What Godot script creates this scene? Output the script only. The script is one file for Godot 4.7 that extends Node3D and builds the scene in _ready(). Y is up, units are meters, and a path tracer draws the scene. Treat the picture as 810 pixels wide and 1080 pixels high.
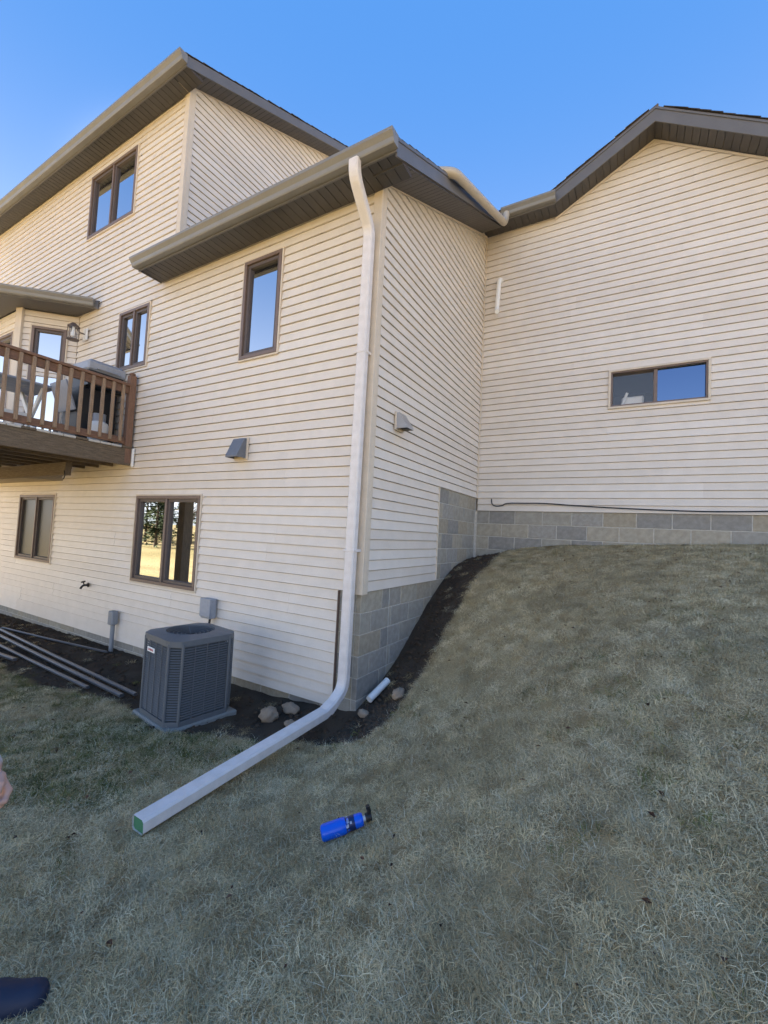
extends Node3D

const H := 0.1016          # exposed height of one siding course
const ZC := -3.313         # plane of the right wing's wall
const SUN_FROM := Vector3(-0.734, 0.530, -0.424)

# ---------------------------------------------------------------- mesh collector
class G:
	var v := PackedVector3Array()
	var n := PackedVector3Array()
	var c := PackedColorArray()
	var col := Color(1, 1, 1)
	var use_c := false
	func tri(a: Vector3, b: Vector3, d: Vector3) -> void:
		var m := (d - a).cross(b - a)
		if m.length_squared() < 1e-16:
			return
		m = m.normalized()
		v.append_array([a, b, d])
		n.append_array([m, m, m])
		if use_c:
			c.append_array([col, col, col])
	func leaf(a: Vector3, b: Vector3, d: Vector3) -> void:
		var m := (d - a).cross(b - a).normalized()
		if m.y < 0.0:
			m = -m
		m = (m + Vector3(0, 1.2, 0)).normalized()
		v.append_array([a, b, d])
		n.append_array([m, m, m])
	func trin(a: Vector3, b: Vector3, d: Vector3, na: Vector3, nb: Vector3, nd: Vector3) -> void:
		v.append_array([a, b, d])
		n.append_array([na, nb, nd])
		if use_c:
			c.append_array([col, col, col])
	func quad(a: Vector3, b: Vector3, d: Vector3, e: Vector3) -> void:
		tri(a, b, d)
		tri(a, d, e)
	# axis-aligned box from corner to corner, edges chamfered by k, in the frame t
	func box(p: Vector3, q: Vector3, k := 0.0, t := Transform3D.IDENTITY) -> void:
		if k <= 0.0:
			var w := []
			for i in 8:
				w.append(t * Vector3(q.x if i & 1 else p.x, q.y if i & 2 else p.y, q.z if i & 4 else p.z))
			quad(w[6], w[7], w[5], w[4])
			quad(w[3], w[2], w[0], w[1])
			quad(w[7], w[3], w[1], w[5])
			quad(w[2], w[6], w[4], w[0])
			quad(w[2], w[3], w[7], w[6])
			quad(w[4], w[5], w[1], w[0])
			return
		# chamfered: hull of three inset boxes
		var f := func(s: Vector3, which: int) -> Vector3:
			var a := Vector3(q.x if s.x > 0 else p.x, q.y if s.y > 0 else p.y, q.z if s.z > 0 else p.z)
			var o := -s * k
			o[which] = 0.0
			return t * (a + o)
		var mid := t * ((p + q) * 0.5)
		for ax in 3:
			for s in [-1, 1]:
				var b := (ax + 1) % 3
				var d := (ax + 2) % 3
				var r := []
				for e in [[-1, -1], [1, -1], [1, 1], [-1, 1]]:
					var sv := Vector3.ZERO
					sv[ax] = s
					sv[b] = e[0]
					sv[d] = e[1]
					r.append(f.call(sv, ax))
				out(r, mid)
		for ax in 3:
			var b := (ax + 1) % 3
			var d := (ax + 2) % 3
			for e in [[-1, -1], [1, -1], [1, 1], [-1, 1]]:
				var s0 := Vector3.ZERO
				s0[b] = e[0]
				s0[d] = e[1]
				var s1 := s0
				s0[ax] = -1
				s1[ax] = 1
				out([f.call(s0, b), f.call(s1, b), f.call(s1, d), f.call(s0, d)], mid)
		for i in 8:
			var s := Vector3(1 if i & 1 else -1, 1 if i & 2 else -1, 1 if i & 4 else -1)
			out([f.call(s, 0), f.call(s, 1), f.call(s, 2)], mid)
	# polygon turned so that it faces away from mid
	func out(r: Array, mid: Vector3) -> void:
		var a: Vector3 = r[0]
		var m: Vector3 = (r[2] - a).cross(r[1] - a)
		if m.dot((a + r[1] + r[2]) / 3.0 - mid) < 0.0:
			r = r.duplicate()
			r.reverse()
		for i in range(1, r.size() - 1):
			tri(r[0], r[i], r[i + 1])
	# convex polygon (in the plane of two axes) drawn out along e
	func prism(poly: Array, e: Vector3) -> void:
		var mid := Vector3.ZERO
		for p in poly:
			mid += p
		mid = mid / poly.size() + e * 0.5
		out(poly, mid)
		var top := []
		for p in poly:
			top.append(p + e)
		out(top, mid)
		for i in poly.size():
			var j := (i + 1) % poly.size()
			out([poly[i], poly[j], poly[j] + e, poly[i] + e], mid)
	func tube(pts: Array, r: float, sides := 10, caps := true, r1 := -1.0, wob := 1.0) -> void:
		if r1 < 0.0:
			r1 = r
		var t0: Vector3 = (pts[1] - pts[0]).normalized()
		var s := t0.cross(Vector3.UP if absf(t0.y) < 0.9 else Vector3.RIGHT).normalized()
		var rings := []
		var norms := []
		for i in pts.size():
			var t: Vector3
			if i == 0:
				t = t0
			elif i == pts.size() - 1:
				t = (pts[i] - pts[i - 1]).normalized()
			else:
				t = ((pts[i + 1] - pts[i]).normalized() + (pts[i] - pts[i - 1]).normalized()).normalized()
			s = (s - t * s.dot(t)).normalized()
			var b := t.cross(s)
			var ring := []
			var nr := []
			var rr := lerpf(r, r1, float(i) / (pts.size() - 1))
			for k in sides:
				var a := TAU * k / sides
				var d := s * cos(a) + b * sin(a) * wob
				nr.append(d.normalized())
				ring.append(pts[i] + d * rr)
			rings.append(ring)
			norms.append(nr)
		for i in pts.size() - 1:
			for k in sides:
				var j := (k + 1) % sides
				trin(rings[i][k], rings[i + 1][k], rings[i + 1][j], norms[i][k], norms[i + 1][k], norms[i + 1][j])
				trin(rings[i][k], rings[i + 1][j], rings[i][j], norms[i][k], norms[i + 1][j], norms[i][j])
		if caps:
			var mid: Vector3 = (pts[0] + pts[1]) * 0.5
			out(rings[0], mid)
			mid = (pts[-1] + pts[-2]) * 0.5
			out(rings[-1], mid)
	# profile of [radius, height] pairs turned about an axis
	func lathe(prof: Array, t := Transform3D.IDENTITY, sides := 24) -> void:
		for i in prof.size() - 1:
			var p: Vector2 = prof[i]
			var q: Vector2 = prof[i + 1]
			var nn := Vector2(q.y - p.y, p.x - q.x).normalized()
			for k in sides:
				var a := TAU * k / sides
				var b := TAU * (k + 1) / sides
				var da := Vector3(cos(a), 0, sin(a))
				var db := Vector3(cos(b), 0, sin(b))
				var up := Vector3.UP
				var na := t.basis * (da * nn.x + up * nn.y)
				var nb := t.basis * (db * nn.x + up * nn.y)
				var pa := t * (da * p.x + up * p.y)
				var pb := t * (db * p.x + up * p.y)
				var qa := t * (da * q.x + up * q.y)
				var qb := t * (db * q.x + up * q.y)
				if p.x > 1e-5:
					trin(pa, pb, qb, na, nb, nb)
				if q.x > 1e-5:
					trin(pa, qb, qa, na, nb, na)
	# rectangular pipe along a path, side = the direction of its width
	func duct(pts: Array, side: Vector3, w: float, d: float, k := 0.012, caps := true) -> void:
		var rings := []
		for i in pts.size():
			var t: Vector3 = (pts[mini(i + 1, pts.size() - 1)] - pts[maxi(i - 1, 0)]).normalized()
			var s := (side - t * side.dot(t)).normalized()
			var b := t.cross(s)
			var m := 1.0
			if i > 0 and i < pts.size() - 1:
				m = 1.0 / maxf(0.5, (pts[i + 1] - pts[i]).normalized().dot(t))
			var ring := []
			for e in [[-1, -1, 1, 0], [-1, -1, 0, 1], [-1, 1, 0, 1], [-1, 1, 1, 0], [1, 1, 1, 0], [1, 1, 0, 1], [1, -1, 0, 1], [1, -1, 1, 0]]:
				var x: float = e[0] * (w * 0.5 - k * e[2])
				var y: float = e[1] * (d * 0.5 - k * e[3])
				ring.append(pts[i] + s * x + b * y * m)
			rings.append(ring)
		for i in pts.size() - 1:
			var mid: Vector3 = (pts[i] + pts[i + 1]) * 0.5
			for q in 8:
				var j := (q + 1) % 8
				out([rings[i][q], rings[i + 1][q], rings[i + 1][j], rings[i][j]], mid)
		if caps:
			out(rings[0], (pts[0] + pts[1]) * 0.5)
			out(rings[-1], (pts[-1] + pts[-2]) * 0.5)
	func mesh() -> ArrayMesh:
		var a := []
		a.resize(Mesh.ARRAY_MAX)
		a[Mesh.ARRAY_VERTEX] = v
		a[Mesh.ARRAY_NORMAL] = n
		if use_c:
			a[Mesh.ARRAY_COLOR] = c
		var m := ArrayMesh.new()
		m.add_surface_from_arrays(Mesh.PRIMITIVE_TRIANGLES, a)
		return m

# ---------------------------------------------------------------- helpers
var taken := {}
var M := {}
var rng := RandomNumberGenerator.new()

func numbered(called: String) -> String:
	if not taken.has(called):
		taken[called] = 0
		return called
	taken[called] += 1
	return "%s_%03d" % [called, taken[called]]

func tag(o: Node, label: String, category: String, group := "") -> void:
	o.set_meta("label", label)
	o.set_meta("category", category)
	if group:
		o.set_meta("group", group)

func thing(called: String, label: String, category: String, at := Vector3.ZERO, turn := 0.0, group := "") -> Node3D:
	var o := Node3D.new()
	o.name = numbered(called)
	add_child(o)
	o.position = at
	o.rotation.y = turn
	tag(o, label, category, group)
	return o

func part(parent: Node, called: String, m: Mesh, material: Material, t := Transform3D.IDENTITY) -> MeshInstance3D:
	var o := MeshInstance3D.new()
	o.name = called
	o.mesh = m
	o.material_override = material
	o.transform = t
	parent.add_child(o, true)
	return o

func node(parent: Node, called: String, t := Transform3D.IDENTITY) -> Node3D:
	var o := Node3D.new()
	o.name = called
	o.transform = t
	parent.add_child(o, true)
	return o

func solo(called: String, m: Mesh, material: Material, label: String, category: String, t := Transform3D.IDENTITY, group := "") -> MeshInstance3D:
	var o := part(self, numbered(called), m, material, t)
	tag(o, label, category, group)
	return o

func structure(called: String, m: Mesh, material: Material) -> MeshInstance3D:
	var o := part(self, numbered(called), m, material)
	o.set_meta("kind", "structure")
	return o

func fillet(pts: Array, r: float, steps := 5) -> Array:
	var o := [pts[0]]
	for i in range(1, pts.size() - 1):
		var p: Vector3 = pts[i]
		var a: Vector3 = p + (pts[i - 1] - p).limit_length(r)
		var b: Vector3 = p + (pts[i + 1] - p).limit_length(r)
		for k in steps + 1:
			var t := float(k) / steps
			o.append(a.lerp(p, t).lerp(p.lerp(b, t), t))
	o.append(pts[-1])
	return o

# grey noise picture between lo and hi, coarse and fine layers multiplied
func noise_image(sd: int, size: int, coarse: float, fine: float, lo: float, hi: float, mix_fine := 0.5, sx := 1.0, sy := 1.0) -> Image:
	var a := FastNoiseLite.new()
	a.seed = sd
	a.noise_type = FastNoiseLite.TYPE_SIMPLEX_SMOOTH
	a.frequency = coarse / size
	a.fractal_octaves = 4
	var b := FastNoiseLite.new()
	b.seed = sd + 17
	b.noise_type = FastNoiseLite.TYPE_SIMPLEX_SMOOTH
	b.frequency = fine / size
	b.fractal_octaves = 3
	var ia := a.get_seamless_image(int(size * sx), int(size * sy))
	var ib := b.get_seamless_image(int(size * sx), int(size * sy))
	ia.convert(Image.FORMAT_L8)
	ib.convert(Image.FORMAT_L8)
	if ia.get_width() != size or ia.get_height() != size:
		ia.resize(size, size)
		ib.resize(size, size)
	var da := ia.get_data()
	var db := ib.get_data()
	var o := PackedByteArray()
	o.resize(size * size)
	for i in size * size:
		var t := (da[i] / 255.0) * (1.0 - mix_fine) + (db[i] / 255.0) * mix_fine
		o[i] = int(clampf(lerpf(lo, hi, t), 0.0, 1.0) * 255.0)
	return Image.create_from_data(size, size, false, Image.FORMAT_L8, o)

func tinted(im: Image, a: Color, b: Color) -> ImageTexture:
	var d := im.get_data()
	var o := PackedByteArray()
	o.resize(d.size() * 3)
	for i in d.size():
		var c := a.lerp(b, d[i] / 255.0)
		o[i * 3] = int(clampf(c.r, 0, 1) * 255)
		o[i * 3 + 1] = int(clampf(c.g, 0, 1) * 255)
		o[i * 3 + 2] = int(clampf(c.b, 0, 1) * 255)
	return ImageTexture.create_from_image(Image.create_from_data(im.get_width(), im.get_height(), false, Image.FORMAT_RGB8, o))

func bumps(im: Image, strength: float) -> ImageTexture:
	var c: Image = im.duplicate()
	c.convert(Image.FORMAT_RGBA8)
	c.bump_map_to_normal_map(strength)
	return ImageTexture.create_from_image(c)

func plain(c: Color, rough := 0.6, metal := 0.0, spec := 0.5) -> StandardMaterial3D:
	var m := StandardMaterial3D.new()
	m.albedo_color = c
	m.roughness = rough
	m.metallic = metal
	m.metallic_specular = spec
	return m

func mapped(m: StandardMaterial3D, color: Texture2D, normal: Texture2D, scale: Vector3, depth := 1.0) -> StandardMaterial3D:
	m.uv1_triplanar = true
	m.uv1_world_triplanar = true
	m.uv1_scale = scale
	if color:
		m.albedo_texture = color
	if normal:
		m.normal_enabled = true
		m.normal_texture = normal
		m.normal_scale = depth
	return m

func rgb(r: int, g: int, b: int) -> Color:
	return Color(r / 255.0, g / 255.0, b / 255.0)

func make_materials() -> void:
	var w := Color(1, 1, 1)
	var soft := noise_image(3, 512, 5.0, 60.0, 0.0, 1.0, 0.35)
	var fine := noise_image(9, 512, 20.0, 150.0, 0.0, 1.0, 0.7)
	var soft_tex := tinted(soft, rgb(228, 228, 226), w)
	var soft_n := bumps(soft, 1.5)
	var fine_n := bumps(fine, 4.0)
	var grain := noise_image(21, 512, 10.0, 70.0, 0.0, 1.0, 0.55)
	var grain_n := bumps(grain, 3.0)
	M.siding = mapped(plain(rgb(231, 221, 208), 0.5), tinted(soft, rgb(236, 236, 234), w), soft_n, Vector3(0.7, 0.7, 0.7), 0.25)
	M.siding_b = mapped(plain(rgb(228, 218, 205), 0.5), tinted(soft, rgb(236, 236, 234), w), soft_n, Vector3(0.55, 0.55, 0.55), 0.25)
	M.siding_c = mapped(plain(rgb(233, 224, 212), 0.5), tinted(soft, rgb(238, 238, 236), w), soft_n, Vector3(0.8, 0.8, 0.8), 0.25)
	M.trim = mapped(plain(rgb(222, 208, 188), 0.5), soft_tex, null, Vector3(0.9, 0.9, 0.9))
	M.sheathing = plain(rgb(150, 140, 125), 0.9)
	M.soffit = mapped(plain(rgb(76, 73, 72), 0.5), soft_tex, null, Vector3(1.3, 1.3, 1.3))
	M.soffit_b = mapped(plain(rgb(72, 69, 68), 0.5), soft_tex, null, Vector3(1.1, 1.1, 1.1))
	M.fascia = mapped(plain(rgb(108, 106, 105), 0.42), soft_tex, soft_n, Vector3(0.6, 0.6, 0.6), 0.3)
	M.gutter = mapped(plain(rgb(134, 132, 128), 0.38), soft_tex, soft_n, Vector3(0.6, 0.6, 0.6), 0.3)
	M.white_metal = mapped(plain(rgb(236, 230, 226), 0.38), tinted(soft, rgb(226, 224, 220), w), soft_n, Vector3(1.5, 1.5, 1.5), 0.3)
	M.tan_metal = mapped(plain(rgb(196, 184, 164), 0.4), soft_tex, null, Vector3(1.5, 1.5, 1.5))
	M.frame = mapped(plain(rgb(122, 104, 94), 0.45), soft_tex, null, Vector3(2, 2, 2))
	M.frame_dark = plain(rgb(88, 78, 74), 0.5)
	M.pane = plain(rgb(204, 208, 212), 0.015, 1.0, 0.5)
	M.pane_blue = plain(rgb(92, 116, 150), 0.015, 1.0, 0.5)
	M.pane_dark = plain(rgb(52, 52, 50), 0.35, 0.0, 0.5)
	var glass := plain(Color(0.3, 0.33, 0.36, 0.06), 0.01, 0.0, 0.7)
	glass.transparency = BaseMaterial3D.TRANSPARENCY_ALPHA
	M.glass = glass
	M.shingle = mapped(plain(rgb(92, 84, 78), 0.95), tinted(fine, rgb(120, 115, 110), w), fine_n, Vector3(1.5, 1.5, 1.5), 1.0)
	M.shingle_b = mapped(plain(rgb(74, 68, 64), 0.95), tinted(fine, rgb(120, 115, 110), w), fine_n, Vector3(1.2, 1.2, 1.2), 1.0)
	var blk := noise_image(33, 512, 9.0, 120.0, 0.0, 1.0, 0.55)
	var blk_t := tinted(blk, rgb(186, 184, 180), w)
	var blk_n := bumps(noise_image(35, 512, 60.0, 180.0, 0.0, 1.0, 0.6), 5.0)
	var tones := [rgb(190, 185, 172), rgb(184, 180, 170), rgb(198, 190, 172), rgb(172, 169, 162), rgb(192, 182, 162), rgb(188, 184, 175)]
	M.blocks = []
	for i in tones.size():
		M.blocks.append(mapped(plain(tones[i], 0.92), blk_t, blk_n, Vector3(0.9 + 0.13 * i, 0.9 + 0.13 * i, 0.9 + 0.13 * i), 0.7))
	M.mortar = mapped(plain(rgb(226, 222, 212), 0.95), blk_t, blk_n, Vector3(2, 2, 2), 0.6)
	var wood_c := tinted(grain, rgb(150, 146, 140), w)
	for ax in 3:
		var s := Vector3(5, 5, 5)
		s[ax] = 0.5
		M["baluster%d" % ax] = mapped(plain(rgb(182, 156, 130), 0.8), wood_c, grain_n, s, 0.5)
		M["rail%d" % ax] = mapped(plain(rgb(154, 118, 96), 0.75), wood_c, grain_n, s, 0.5)
		M["rim%d" % ax] = mapped(plain(rgb(142, 126, 106), 0.85), tinted(grain, rgb(120, 116, 108), w), grain_n, s, 0.7)
	M.board_end = mapped(plain(rgb(196, 192, 184), 0.8), soft_tex, null, Vector3(2, 2, 2))
	M.ac = mapped(plain(rgb(104, 108, 112), 0.42, 0.0), soft_tex, null, Vector3(1.7, 1.7, 1.7))
	M.coil = plain(rgb(44, 46, 48), 0.7)
	M.black = plain(rgb(30, 30, 31), 0.45)
	M.pad = mapped(plain(rgb(150, 154, 152), 0.85), blk_t, blk_n, Vector3(3, 3, 3), 0.4)
	M.steel = plain(rgb(190, 192, 196), 0.32, 0.7)
	M.grey_box = mapped(plain(rgb(166, 170, 178), 0.45), soft_tex, null, Vector3(3, 3, 3))
	M.conduit = plain(rgb(140, 144, 148), 0.5, 0.1)
	M.vent_grey = mapped(plain(rgb(116, 120, 128), 0.45), soft_tex, null, Vector3(3, 3, 3))
	M.white_plastic = plain(rgb(236, 236, 232), 0.4)
	M.rubber = plain(rgb(26, 26, 28), 0.5)
	M.pipe_grey = mapped(plain(rgb(92, 96, 102), 0.3, 0.2), soft_tex, null, Vector3(3, 3, 3))
	M.rock = mapped(plain(rgb(184, 162, 138), 0.9), blk_t, blk_n, Vector3(4, 4, 4), 0.9)
	M.bark = mapped(plain(rgb(96, 82, 68), 0.95), wood_c, grain_n, Vector3(3, 0.6, 3), 0.8)
	var gt := noise_image(51, 1024, 90.0, 260.0, 0.0, 1.0, 0.6)
	M.ground = mapped(plain(w, 0.97), tinted(gt, rgb(186, 182, 176), w), bumps(gt, 6.0), Vector3(0.8, 0.8, 0.8), 1.0)
	M.ground.vertex_color_use_as_albedo = true
	M.ground.metallic_specular = 0.2
	M.blade = plain(w, 0.8, 0.0, 0.25)
	M.blade.vertex_color_use_as_albedo = true
	M.blade.specular_mode = BaseMaterial3D.SPECULAR_DISABLED
	M.blade.backlight = Color(0.35, 0.33, 0.28)
	M.blade.cull_mode = BaseMaterial3D.CULL_DISABLED
	M.clod = mapped(plain(rgb(112, 98, 84), 0.98, 0.0, 0.2), tinted(fine, rgb(120, 115, 110), w), fine_n, Vector3(5, 5, 5), 0.8)
	M.needle = plain(w, 0.8, 0.0, 0.3)
	M.needle.vertex_color_use_as_albedo = true
	M.skin = plain(w, 0.6)
	M.skin.vertex_color_use_as_albedo = true
const TP: Array[float] = [0,0.08,-0.3,0.1,-1.3,0.1,-3.4,0.1,-8,0.1,-12,0.1,0.05,-0.5,0.05,-0.985,0.05,-1.77,0.05,-2.5,0.05,-3.3,1,-3.3,2.2,-3.3,3.6,-3.3,6,-3.3,9,-3.3,0.45,-1.6,0.45,-0.8,0.5,0,0.5,-2.5,2.2,3.42,0.9,1.55,0.4,2.67,-0.1,2,-1.2,1.1,-4,1.5,-4,4,-9,4,0,5,2.2,0,2.2,1.6,1.2,0,1.2,-1.5,4,0,4,3.4,7,0,7,4,-14,10,0,12,10,12,16,0,-14,-8,14,-10,0,-10]
const TW: Array[float] = [-0.236600,0.146000,-0.028086,-0.012396,-0.000747,0.003412,-0.153978,-0.156689,-0.044140,0.160518,-0.047001,0.045029,-0.012491,0.007585,-0.003333,0.001430,0.187292,0.194770,0.140458,-0.112868,-0.013771,-0.046947,0.004973,0.019774,0.042939,0.011589,-0.003136,-0.000476,0.004431,0.067758,0.032291,-0.096632,-0.076687,-0.015081,-0.006652,0.000593,0.006003,0.000886,-0.000323,-0.001095,-0.000301,-0.001959,-0.002021,-0.004316,2.592546,0.036407,-0.014179]

# ---------------------------------------------------------------- terrain
var bump_noise := FastNoiseLite.new()
var patch_noise := FastNoiseLite.new()

func smooth_height(x: float, z: float) -> float:
	var nn := TW.size() - 3
	var s: float = TW[nn] + TW[nn + 1] * x + TW[nn + 2] * z
	for i in nn:
		var dx: float = TP[i * 2] - x
		var dz: float = TP[i * 2 + 1] - z
		var r := dx * dx + dz * dz
		if r > 1e-9:
			s += TW[i] * 0.5 * r * log(r)
	return s

func land(x: float, z: float) -> float:
	var r := Vector2(x, z).length()
	var f := smoothstep(11.0, 22.0, r)
	var s := -0.5
	if f < 1.0:
		s = lerpf(smooth_height(x, z), -0.5, f)
	s += bump_noise.get_noise_2d(x * 3.0, z * 3.0) * 0.012
	return s

func curve_at(pts: Array, t: float) -> float:
	if t <= pts[0].x:
		return pts[0].y
	for i in range(1, pts.size()):
		if t <= pts[i].x:
			var a: Vector2 = pts[i - 1]
			var b: Vector2 = pts[i]
			return lerpf(a.y, b.y, (t - a.x) / (b.x - a.x))
	return pts[-1].y

const SOIL_A := [Vector2(-12, 1.9), Vector2(-6, 1.3), Vector2(-4.5, 1.15), Vector2(-3.2, 1.2), Vector2(-2.6, 1.0), Vector2(-2.0, 0.95), Vector2(-1.2, 1.12), Vector2(-0.7, 0.85), Vector2(-0.2, 0.66), Vector2(0.3, 0.56), Vector2(0.5, 0.3)]
const SOIL_B := [Vector2(-3.35, 0.1), Vector2(-3.0, 0.38), Vector2(-2.7, 0.44), Vector2(-2.07, 0.40), Vector2(-1.1, 0.33), Vector2(-0.3, 0.38), Vector2(0.3, 0.44), Vector2(0.6, 0.3)]

# 1 in bare soil, 0 in grass
func soil(x: float, z: float) -> float:
	var e := patch_noise.get_noise_2d(x * 4.0, z * 4.0) * 0.13 + bump_noise.get_noise_2d(x * 9.0, z * 9.0) * 0.06
	var d := -1.0
	if x < 0.5:
		d = maxf(d, curve_at(SOIL_A, x) - z)
	if z < 0.6 and x > -0.2:
		d = maxf(d, curve_at(SOIL_B, z) - x)
	return smoothstep(-0.05, 0.05, d + e)

# living moss and green shoots among the dead grass, as patches with their own outline
func green(x: float, z: float) -> float:
	var g := patch_noise.get_noise_2d(x * 1.6 + 40.0, z * 1.6) + 0.5 * bump_noise.get_noise_2d(x * 5.0, z * 5.0 + 9.0)
	var west := smoothstep(1.3, -0.4, x - 0.25 * (z - 2.0))
	return smoothstep(0.05, 0.5, g - 0.08 + 0.3 * west) * (0.25 + 0.75 * west)

func axis_steps(lo: float, hi: float, fine: float, far: float) -> Array:
	var o := []
	var x := lo
	while x < hi:
		o.append(x)
		x += fine
	o.append(hi)
	var st := fine
	x = hi
	while x < far:
		st *= 1.35
		x += st
		o.append(x)
	st = fine
	x = lo
	while x > -far:
		st *= 1.35
		x -= st
		o.push_front(x)
	return o

func build_ground() -> void:
	var xs := axis_steps(-8.0, 5.0, 0.075, 420.0)
	var zs := axis_steps(-3.5, 4.4, 0.075, 420.0)
	var nx := xs.size()
	var nz := zs.size()
	var v := PackedVector3Array()
	var nn := PackedVector3Array()
	var cc := PackedColorArray()
	var idx := PackedInt32Array()
	for j in nz:
		for i in nx:
			var x: float = xs[i]
			var z: float = zs[j]
			var y := land(x, z)
			var s := soil(x, z)
			if s > 0.0:
				y += s * (bump_noise.get_noise_2d(x * 14.0 + 5.0, z * 14.0) * 0.022 - 0.012)
			v.append(Vector3(x, y, z))
			nn.append(Vector3.UP)
			var dry := Color(0.55, 0.43, 0.23)
			if Vector2(x, z).length() > 7.0:
				dry = Color(0.44, 0.345, 0.19)
			var p := patch_noise.get_noise_2d(x * 2.0, z * 2.0 + 70.0)
			dry = dry.lerp(Color(0.3, 0.235, 0.14), clampf(p * 1.2, 0.0, 0.7))
			dry = dry.lerp(Color(0.15, 0.15, 0.055), green(x, z) * 0.5)
			var dirt := Color(0.135, 0.108, 0.082).lerp(Color(0.085, 0.068, 0.053), clampf(0.5 + bump_noise.get_noise_2d(x * 6.0, z * 6.0), 0.0, 1.0))
			cc.append(dry.lerp(dirt, s))
	for j in nz - 1:
		for i in nx - 1:
			var a := j * nx + i
			idx.append_array([a, a + 1, a + nx + 1, a, a + nx + 1, a + nx])
	for j in range(0, nz):
		for i in range(0, nx):
			var l := v[j * nx + maxi(i - 1, 0)]
			var r := v[j * nx + mini(i + 1, nx - 1)]
			var d := v[maxi(j - 1, 0) * nx + i]
			var u := v[mini(j + 1, nz - 1) * nx + i]
			nn[j * nx + i] = (u - d).cross(r - l).normalized()
	var a := []
	a.resize(Mesh.ARRAY_MAX)
	a[Mesh.ARRAY_VERTEX] = v
	a[Mesh.ARRAY_NORMAL] = nn
	a[Mesh.ARRAY_COLOR] = cc
	a[Mesh.ARRAY_INDEX] = idx
	var m := ArrayMesh.new()
	m.add_surface_from_arrays(Mesh.PRIMITIVE_TRIANGLES, a)
	structure("ground", m, M.ground)

# one clump of dry grass: thin ribbons that rise a little, bend and lie over one another
func grass_clump(sd: int, blades: int, reach: float, rise: float, width: float, upright: float) -> ArrayMesh:
	var r := RandomNumberGenerator.new()
	r.seed = sd
	var g := G.new()
	for b in blades:
		var p := Vector3(r.randf_range(-1, 1), 0, r.randf_range(-1, 1)) * reach * 0.75
		p.y = r.randf_range(-0.004, 0.004)
		var dir := r.randf() * TAU
		var bend := r.randf_range(-1.6, 1.6)
		var ln := r.randf_range(0.45, 1.0) * reach * (0.9 if r.randf() < upright else 1.35)
		var up := rise * r.randf_range(0.15, 1.0)
		var tall := r.randf() < upright
		var w := width * r.randf_range(0.5, 1.1)
		var prev := p
		var side0 := Vector3(-sin(dir), 0, cos(dir))
		for k in range(1, 4):
			var t := k / 3.0
			var d := dir + bend * t
			var step := Vector3(cos(d), 0, sin(d)) * ln / 3.0
			if tall:
				step *= 0.55
			var q := prev + step
			q.y = p.y + up * ((1.9 * t - 0.5 * t * t) if tall else (2.6 * t - 2.5 * t * t))
			var side := Vector3(-sin(d), r.randf_range(-0.6, 0.6), cos(d)).normalized()
			var w0 := w * (1.0 - 0.25 * (k - 1))
			var w1 := w * (1.0 - 0.3 * k) if k < 3 else 0.0
			if k < 3:
				g.leaf(prev - side0 * w0, q - side * w1, q + side * w1)
				g.leaf(prev - side0 * w0, q + side * w1, prev + side0 * w0)
			else:
				g.leaf(prev - side0 * w0, q, prev + side0 * w0)
			prev = q
			side0 = side
	return g.mesh()

func scatter(called: String, m: Mesh, material: Material, at: Array, cols: Array, label: String, category: String) -> void:
	var mm := MultiMesh.new()
	mm.transform_format = MultiMesh.TRANSFORM_3D
	mm.use_colors = cols.size() > 0
	mm.mesh = m
	mm.instance_count = at.size()
	for i in at.size():
		mm.set_instance_transform(i, at[i])
		if cols.size() > 0:
			mm.set_instance_color(i, cols[i])
	var o := MultiMeshInstance3D.new()
	o.name = numbered(called)
	o.multimesh = mm
	o.material_override = material
	add_child(o)
	tag(o, label, category)
	o.set_meta("kind", "stuff")

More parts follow.
